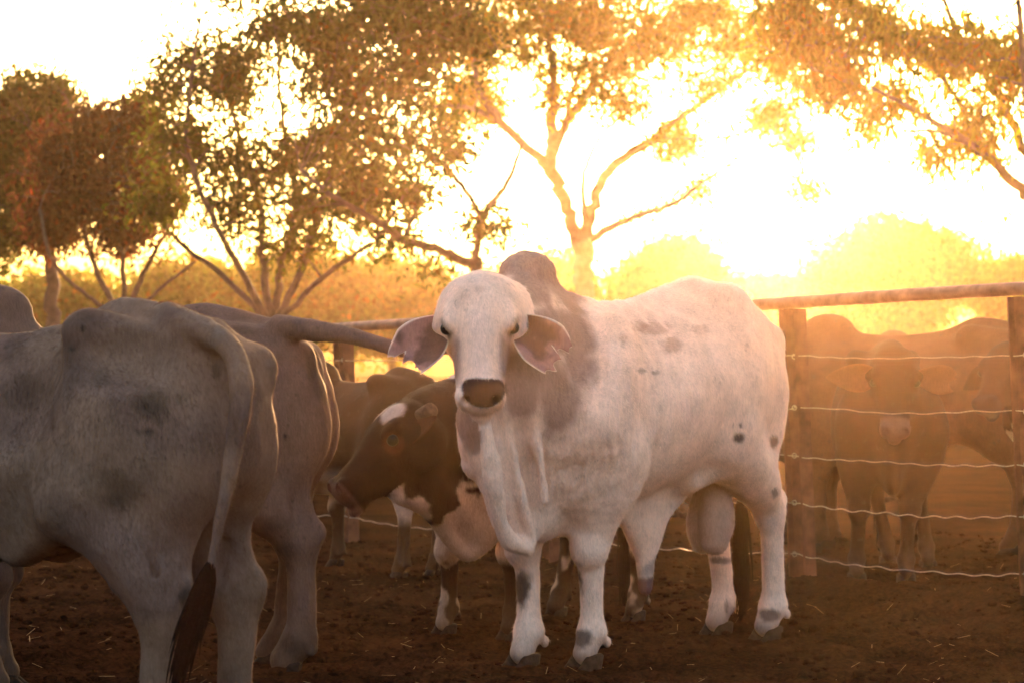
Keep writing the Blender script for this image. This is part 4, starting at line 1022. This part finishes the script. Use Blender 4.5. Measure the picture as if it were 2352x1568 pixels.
def trees():
    bark = plain_mat('bark', (.13, .085, .065), .85, .45, 9, .6)
    bark2 = plain_mat('dark_bark', (.08, .05, .04), .85, .45, 9, .6)
    lg = leaf_mat('green_leaf', (.040, .046, .014), (.12, .13, .018), .3)
    lo = leaf_mat('olive_leaf', (.075, .07, .018), (.42, .36, .03))
    lr = leaf_mat('russet_leaf', (.055, .026, .015), (.13, .05, .02), .3)
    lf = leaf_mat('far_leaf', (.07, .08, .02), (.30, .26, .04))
    # main tree, fork behind the bull
    tree('forked_tree', 'tall open tree with a pale forked trunk, glowing against the low sun behind the bull', 42,
         [(1342, 760, 52, 0), (1340, 640, 44, 0), (1338, 560, 46, 0)],
         [[(1335, 580, 34, 0), (1300, 480, 30, 0), (1262, 380, 34, -.3)], [(1345, 575, 30, 0), (1362, 470, 26, .2), (1395, 395, 24, .3), (1480, 335, 20, .5), (1590, 250, 16, .6), (1700, 175, 12, .6), (1790, 110, 8, .6)],
          [(1350, 555, 20, 0), (1440, 505, 15, -.5), (1540, 470, 12, -.9), (1620, 415, 9, -1.2), (1700, 360, 6, -1.2)],
          [(1268, 390, 24, -.3), (1215, 345, 22, -.5), (1150, 280, 20, -.7), (1100, 200, 15, -.9), (1080, 100, 10, -1), (1050, 0, 8, -1)],
          [(1265, 380, 30, -.3), (1268, 280, 26, -.2), (1272, 170, 20, -.1), (1255, 60, 14, 0), (1245, -60, 10, 0)],
          [(1268, 360, 24, -.3), (1310, 270, 20, .1), (1365, 190, 16, .4), (1440, 115, 12, .6), (1520, 60, 8, .6)],
          [(1290, 310, 16, 0), (1320, 200, 12, .4), (1355, 90, 10, .5), (1375, -50, 7, .5)],
          [(1345, 520, 14, 0), (1340, 410, 10, -.2), (1375, 320, 8, -.3), (1440, 260, 6, -.3)],
          [(1150, 280, 12, -.7), (1060, 245, 10, -.7), (960, 250, 7, -.7)],
          [(1450, 355, 10, .4), (1530, 320, 8, -.2), (1640, 320, 6, -.4), (1740, 300, 5, -.4), (1820, 340, 4, -.4), (1855, 430, 3, -.4)]],
         [(1150, 100, 200, 130), (1330, 60, 200, 90), (1400, -30, 300, 50), (1350, 40, 260, 60, 14000), (1600, 200, 90, 60, 4000), (1150, -20, 200, 70), (1250, 200, 120, 90, 7000), (1400, 150, 120, 90, 8000), (1480, 470, 50, 40, 1800), (1620, 30, 170, 60), (1520, 100, 170, 110), (1680, 110, 150, 110), (1080, 240, 130, 110), (1420, 230, 160, 70, 9000),
          (1560, 330, 120, 80), (1750, 270, 90, 90, 9000), (1850, 430, 50, 80, 3200), (1600, 440, 70, 45, 3500), (1830, 320, 50, 60, 3000), (1800, 180, 110, 110, 10000)],
         (bark, lo), 11, n1=140, n2=900, per=17, spread=.17, ln=.13, wd=.05, depth=1.8)
    # left limb tree
    tree('spreading_tree', 'tree with a long crooked limb reaching left, just left of the forked tree', 30,
         [(1098, 720, 34, 0), (1096, 640, 28, 0), (1092, 600, 26, 0)],
         [[(1092, 610, 24, 0), (1010, 575, 20, 0), (920, 545, 18, -.3), (850, 500, 15, -.5), (770, 455, 12, -.7), (690, 390, 9, -.8)],
          [(1092, 600, 18, 0), (1108, 500, 15, .1), (1165, 420, 12, .2), (1200, 330, 8, .3)], [(1108, 500, 12, 0), (1040, 400, 12, .3), (950, 330, 10, .5), (860, 300, 8, .7)],
          [(930, 545, 12, -.3), (960, 450, 10, 0), (900, 350, 8, .3)]],
         [(900, 440, 160, 90), (1000, 330, 160, 130), (820, 320, 170, 120), (1120, 520, 90, 60, 5000), (880, 560, 130, 50, 6000), (700, 480, 110, 90), (920, 170, 170, 140), (1010, 620, 80, 30, 1500), (960, 20, 200, 90), (760, 60, 150, 90), (1050, 60, 120, 100)],
         (bark2, lg), 12, n1=90, n2=420, per=10, spread=.15, ln=.13, wd=.055, depth=1.6)
    # many-stemmed tree
    tree('many_stemmed_tree', 'broad many-stemmed dark tree fanning upward behind the grey cows', 31,
         [(640, 800, 40, 0), (625, 735, 36, 0)],
         [[(620, 745, 18, 0), (540, 600, 15, -.3), (470, 460, 13, -.5), (430, 330, 10, -.6), (440, 180, 8, -.6), (460, 40, 6, -.6)],
          [(620, 740, 20, 0), (602, 600, 18, 0), (598, 480, 15, .2), (555, 330, 12, .4), (520, 200, 9, .5), (500, 60, 6, .5)],
          [(628, 740, 20, 0), (650, 600, 17, .3), (680, 460, 14, .5), (655, 320, 11, .6), (640, 150, 8, .6), (650, 0, 6, .6)],
          [(630, 745, 20, 0), (700, 600, 16, 0), (745, 440, 13, 0), (790, 300, 11, 0), (800, 150, 8, 0), (830, 0, 6, 0)],
          [(625, 750, 16, 0), (520, 640, 13, .4), (400, 545, 11, .7), (330, 440, 8, .9)], [(640, 740, 14, 0), (740, 640, 12, -.6), (850, 560, 9, -.9)]],
         [(520, 180, 160, 130), (640, 60, 160, 90), (640, -40, 300, 60), (900, -20, 200, 50), (380, 200, 60, 90, 4000), (980, 120, 110, 110, 9000), (560, 480, 110, 90, 7000), (780, 160, 150, 140), (420, 320, 120, 130), (560, 370, 130, 110), (720, 340, 140, 130), (880, 60, 120, 90), (380, 470, 110, 80), (820, 450, 110, 100), (500, 500, 90, 60, 3000), (680, 560, 120, 70, 4500), (430, 100, 70, 90, 5000)],
         (bark2, lg), 13, n1=150, n2=820, per=12, spread=.15, ln=.115, wd=.045, depth=1.8)
    # russet tree
    tree('russet_tree', 'russet brown twiggy tree with bare stems between the two dark green trees at left', 35,
         [(300, 820, 30, 0), (285, 735, 26, 0)],
         [[(285, 745, 16, 0), (230, 640, 13, 0), (190, 520, 11, .2), (170, 380, 8, .3), (190, 250, 6, .3)], [(285, 740, 16, 0), (330, 630, 12, .3), (390, 520, 9, .5), (440, 420, 6, .6)],
          [(288, 740, 14, 0), (280, 600, 12, -.3), (255, 450, 10, -.4), (260, 300, 7, -.4)], [(285, 745, 12, 0), (200, 680, 10, -.6), (120, 600, 8, -.9), (90, 480, 6, -.9)], [(290, 750, 10, 0), (350, 680, 8, -.4), (450, 600, 6, -.6)]],
         [(250, 290, 110, 80), (210, 420, 130, 110), (330, 400, 110, 110), (280, 530, 120, 70), (140, 360, 90, 110), (120, 520, 80, 70), (330, 270, 70, 70)],
         (bark2, lr), 14, n1=120, n2=640, per=13, spread=.15, ln=.115, wd=.045, depth=2.0, droop=1.0)
    tree('dense_tree', 'dense rounded dark green tree at the far left edge', 39,
         [(118, 860, 36, 0), (118, 700, 32, 0), (112, 560, 28, 0)],
         [[(112, 600, 20, 0), (60, 450, 14, 0), (20, 300, 9, 0)], [(114, 580, 20, 0), (130, 420, 14, 0), (100, 270, 9, 0)], [(112, 590, 14, 0), (0, 520, 10, 0), (-100, 430, 7, 0)]],
         [(30, 240, 90, 80), (-60, 330, 110, 120), (100, 300, 80, 90), (40, 420, 110, 100), (-40, 540, 90, 90), (100, 500, 70, 70), (130, 215, 50, 40)],
         (bark2, lg), 15, n1=70, n2=520, per=18, spread=.2, ln=.14, wd=.06, depth=2.4)
    # right overhanging tree
    rt, t2, b6 = tree('overhanging_tree', 'leafy tree leaning in from the right edge, its drooping branches nearest to us', 26,
         [(2700, 900, 60, 0), (2600, 700, 55, 0), (2500, 580, 48, 0)],
         [[(2500, 590, 34, 0), (2400, 500, 30, 0), (2320, 410, 24, 0), (2230, 330, 18, -.2), (2130, 270, 13, -.4), (2000, 200, 8, -.5)],
          [(2500, 580, 34, 0), (2400, 430, 28, .2), (2330, 300, 22, .4), (2270, 180, 18, .5), (2200, 80, 14, .5), (2150, -50, 10, .5)],
          [(2420, 500, 24, 0), (2370, 300, 20, -.4), (2350, 120, 16, -.6), (2330, -60, 12, -.6)],
          [(2260, 350, 14, 0), (2180, 200, 12, .2), (2080, 90, 10, .4), (1980, 20, 7, .4), (1900, -40, 6, .4)],
          [(2300, 390, 12, 0), (2180, 310, 9, -.6), (2080, 300, 6, -.8)], [(2250, 150, 12, .5), (2110, 120, 9, .2), (1960, 130, 7, 0), (1850, 100, 5, 0)]],
         [(1800, 20, 130, 70), (1880, 120, 120, 90), (2200, 110, 170, 120), (2050, 90, 170, 100), (1930, 190, 120, 90), (2060, 240, 120, 60, 7000), (2250, 280, 110, 110, 11000), (1830, 70, 120, 80), (2330, 130, 90, 160), (2150, 350, 60, 50, 2500), (1990, 290, 60, 40, 2000), (2330, 480, 30, 40, 700), (1960, 10, 150, 60)],
         (bark, lo), 16, n1=120, n2=600, per=9, spread=.13, ln=.13, wd=.038, depth=1.3, droop=1.1)
    # individual leaves hanging on its lower edge
    r = np.random.default_rng(61); lm = None
    V = np.array([(0, 0, 0), (.016, .004, -.04), (0, 0, -.125), (-.016, .004, -.04), (.013, .005, -.085), (-.013, .005, -.085)])
    me = mesh_np('leaf', V[[0, 1, 4, 2, 5, 3]], np.array([[0, 1, 5, 5], [1, 2, 4, 5], [2, 3, 4, 4]])[:, :4], False) if False else None
    me = bpy.data.meshes.new('leaf'); me.from_pydata([tuple(v) for v in V], [], [(0, 3, 1), (3, 5, 4, 1), (5, 2, 4)]); set_col(me, np.ones((6, 3))*.95); me.materials.append(lo)
    low = [t for t in t2 if 1700 < proj(t+b6)[0] < 2345]; low = sorted(low, key=lambda t: -proj(t+b6)[1])[:70]
    for t in low:
        for k in range(4):
            o = bpy.data.objects.new('leaf', me); C.objects.link(o); o.parent = rt
            o.location = t+r.normal(size=3)*.10-np.array([0, 0, .08]); o.rotation_euler = (r.normal()*.4, r.normal()*.4, r.uniform(0, 6.3)); s = r.uniform(.8, 1.25); o.scale = (s, s, s)
    # low far bushes and trees, each its own
    far = [(2050, 600, 220, 110, 85, 'wide pale rounded tree far off beyond the pen, above the rail'), (1540, 630, 130, 80, 78, 'hazy rounded far tree right of the forked trunk'),
           (2330, 650, 90, 50, 90, 'small hazy far tree at the right edge above the rail'), (900, 680, 160, 60, 70, 'golden far bush between the grey cows and the head of the bull'),
           (1240, 660, 130, 60, 74, 'far bush behind the hump of the bull'), (700, 660, 140, 60, 66, 'far bush right of the many-stemmed trunk'),
           (430, 680, 170, 60, 68, 'far bush behind the nearest grey cow'), (130, 700, 150, 50, 70, 'far low bush at the far left behind the trunks'), (1760, 690, 150, 40, 95, 'low far bush line left of the wide pale tree')]
    for i, (x, y, rx, ry, Y, lab) in enumerate(far):
        S = FD/Y
        ist = 'rounded tree' in lab or 'far tree' in lab
        tree('far_tree' if ist else 'far_bush', lab, Y, [(x, 860, 22, 0), (x, y+ry*.6, 16, 0)], [[(x, y+ry*.6, 12, 0), (x-rx*.4, y, 7, 0)], [(x, y+ry*.6, 12, 0), (x+rx*.4, y, 7, 0)]],
             [(x, y, rx, ry), (x-rx*.5, y+ry*.4, rx*.6, ry*.7), (x+rx*.5, y+ry*.35, rx*.6, ry*.7), (x+rx*.1, y-ry*.3, rx*.5, ry*.7), (x, y+ry*1.1, rx*.9, ry*.8)],
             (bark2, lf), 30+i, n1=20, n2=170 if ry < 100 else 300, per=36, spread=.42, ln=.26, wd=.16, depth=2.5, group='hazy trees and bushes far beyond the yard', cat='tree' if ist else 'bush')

# ------------------------------------------------------------ dust haze
HAZE = .00031
def haze():
    x0, x1, y0, y1, z0, z1 = -45, 45, -3, 112, -1.2, 10.6
    V = [(x, y, z) for z in (z0, z1) for x, y in ((x0, y0), (x1, y0), (x1, y1), (x0, y1))]
    me = bpy.data.meshes.new('haze'); me.from_pydata(V, [], [(0, 3, 2, 1), (4, 5, 6, 7), (0, 1, 5, 4), (1, 2, 6, 5), (2, 3, 7, 6), (3, 0, 4, 7)])
    m = bpy.data.materials.new('dusty_air'); m.use_nodes = True; t = m.node_tree; t.nodes.clear()
    o = t.nodes.new('ShaderNodeOutputMaterial'); v = t.nodes.new('ShaderNodeVolumePrincipled')
    v.inputs['Color'].default_value = (1.0, .70, .42, 1); v.inputs['Density'].default_value = HAZE; v.inputs['Anisotropy'].default_value = .88
    t.links.new(v.outputs[0], o.inputs['Volume'])
    me.materials.append(m); ob = bpy.data.objects.new('haze', me); C.objects.link(ob); ob['kind'] = 'stuff'; ob['label'] = 'golden dust hanging in the air over the yard'; ob['category'] = 'haze'
ground()
fence()
trees()
all_cattle()
haze()
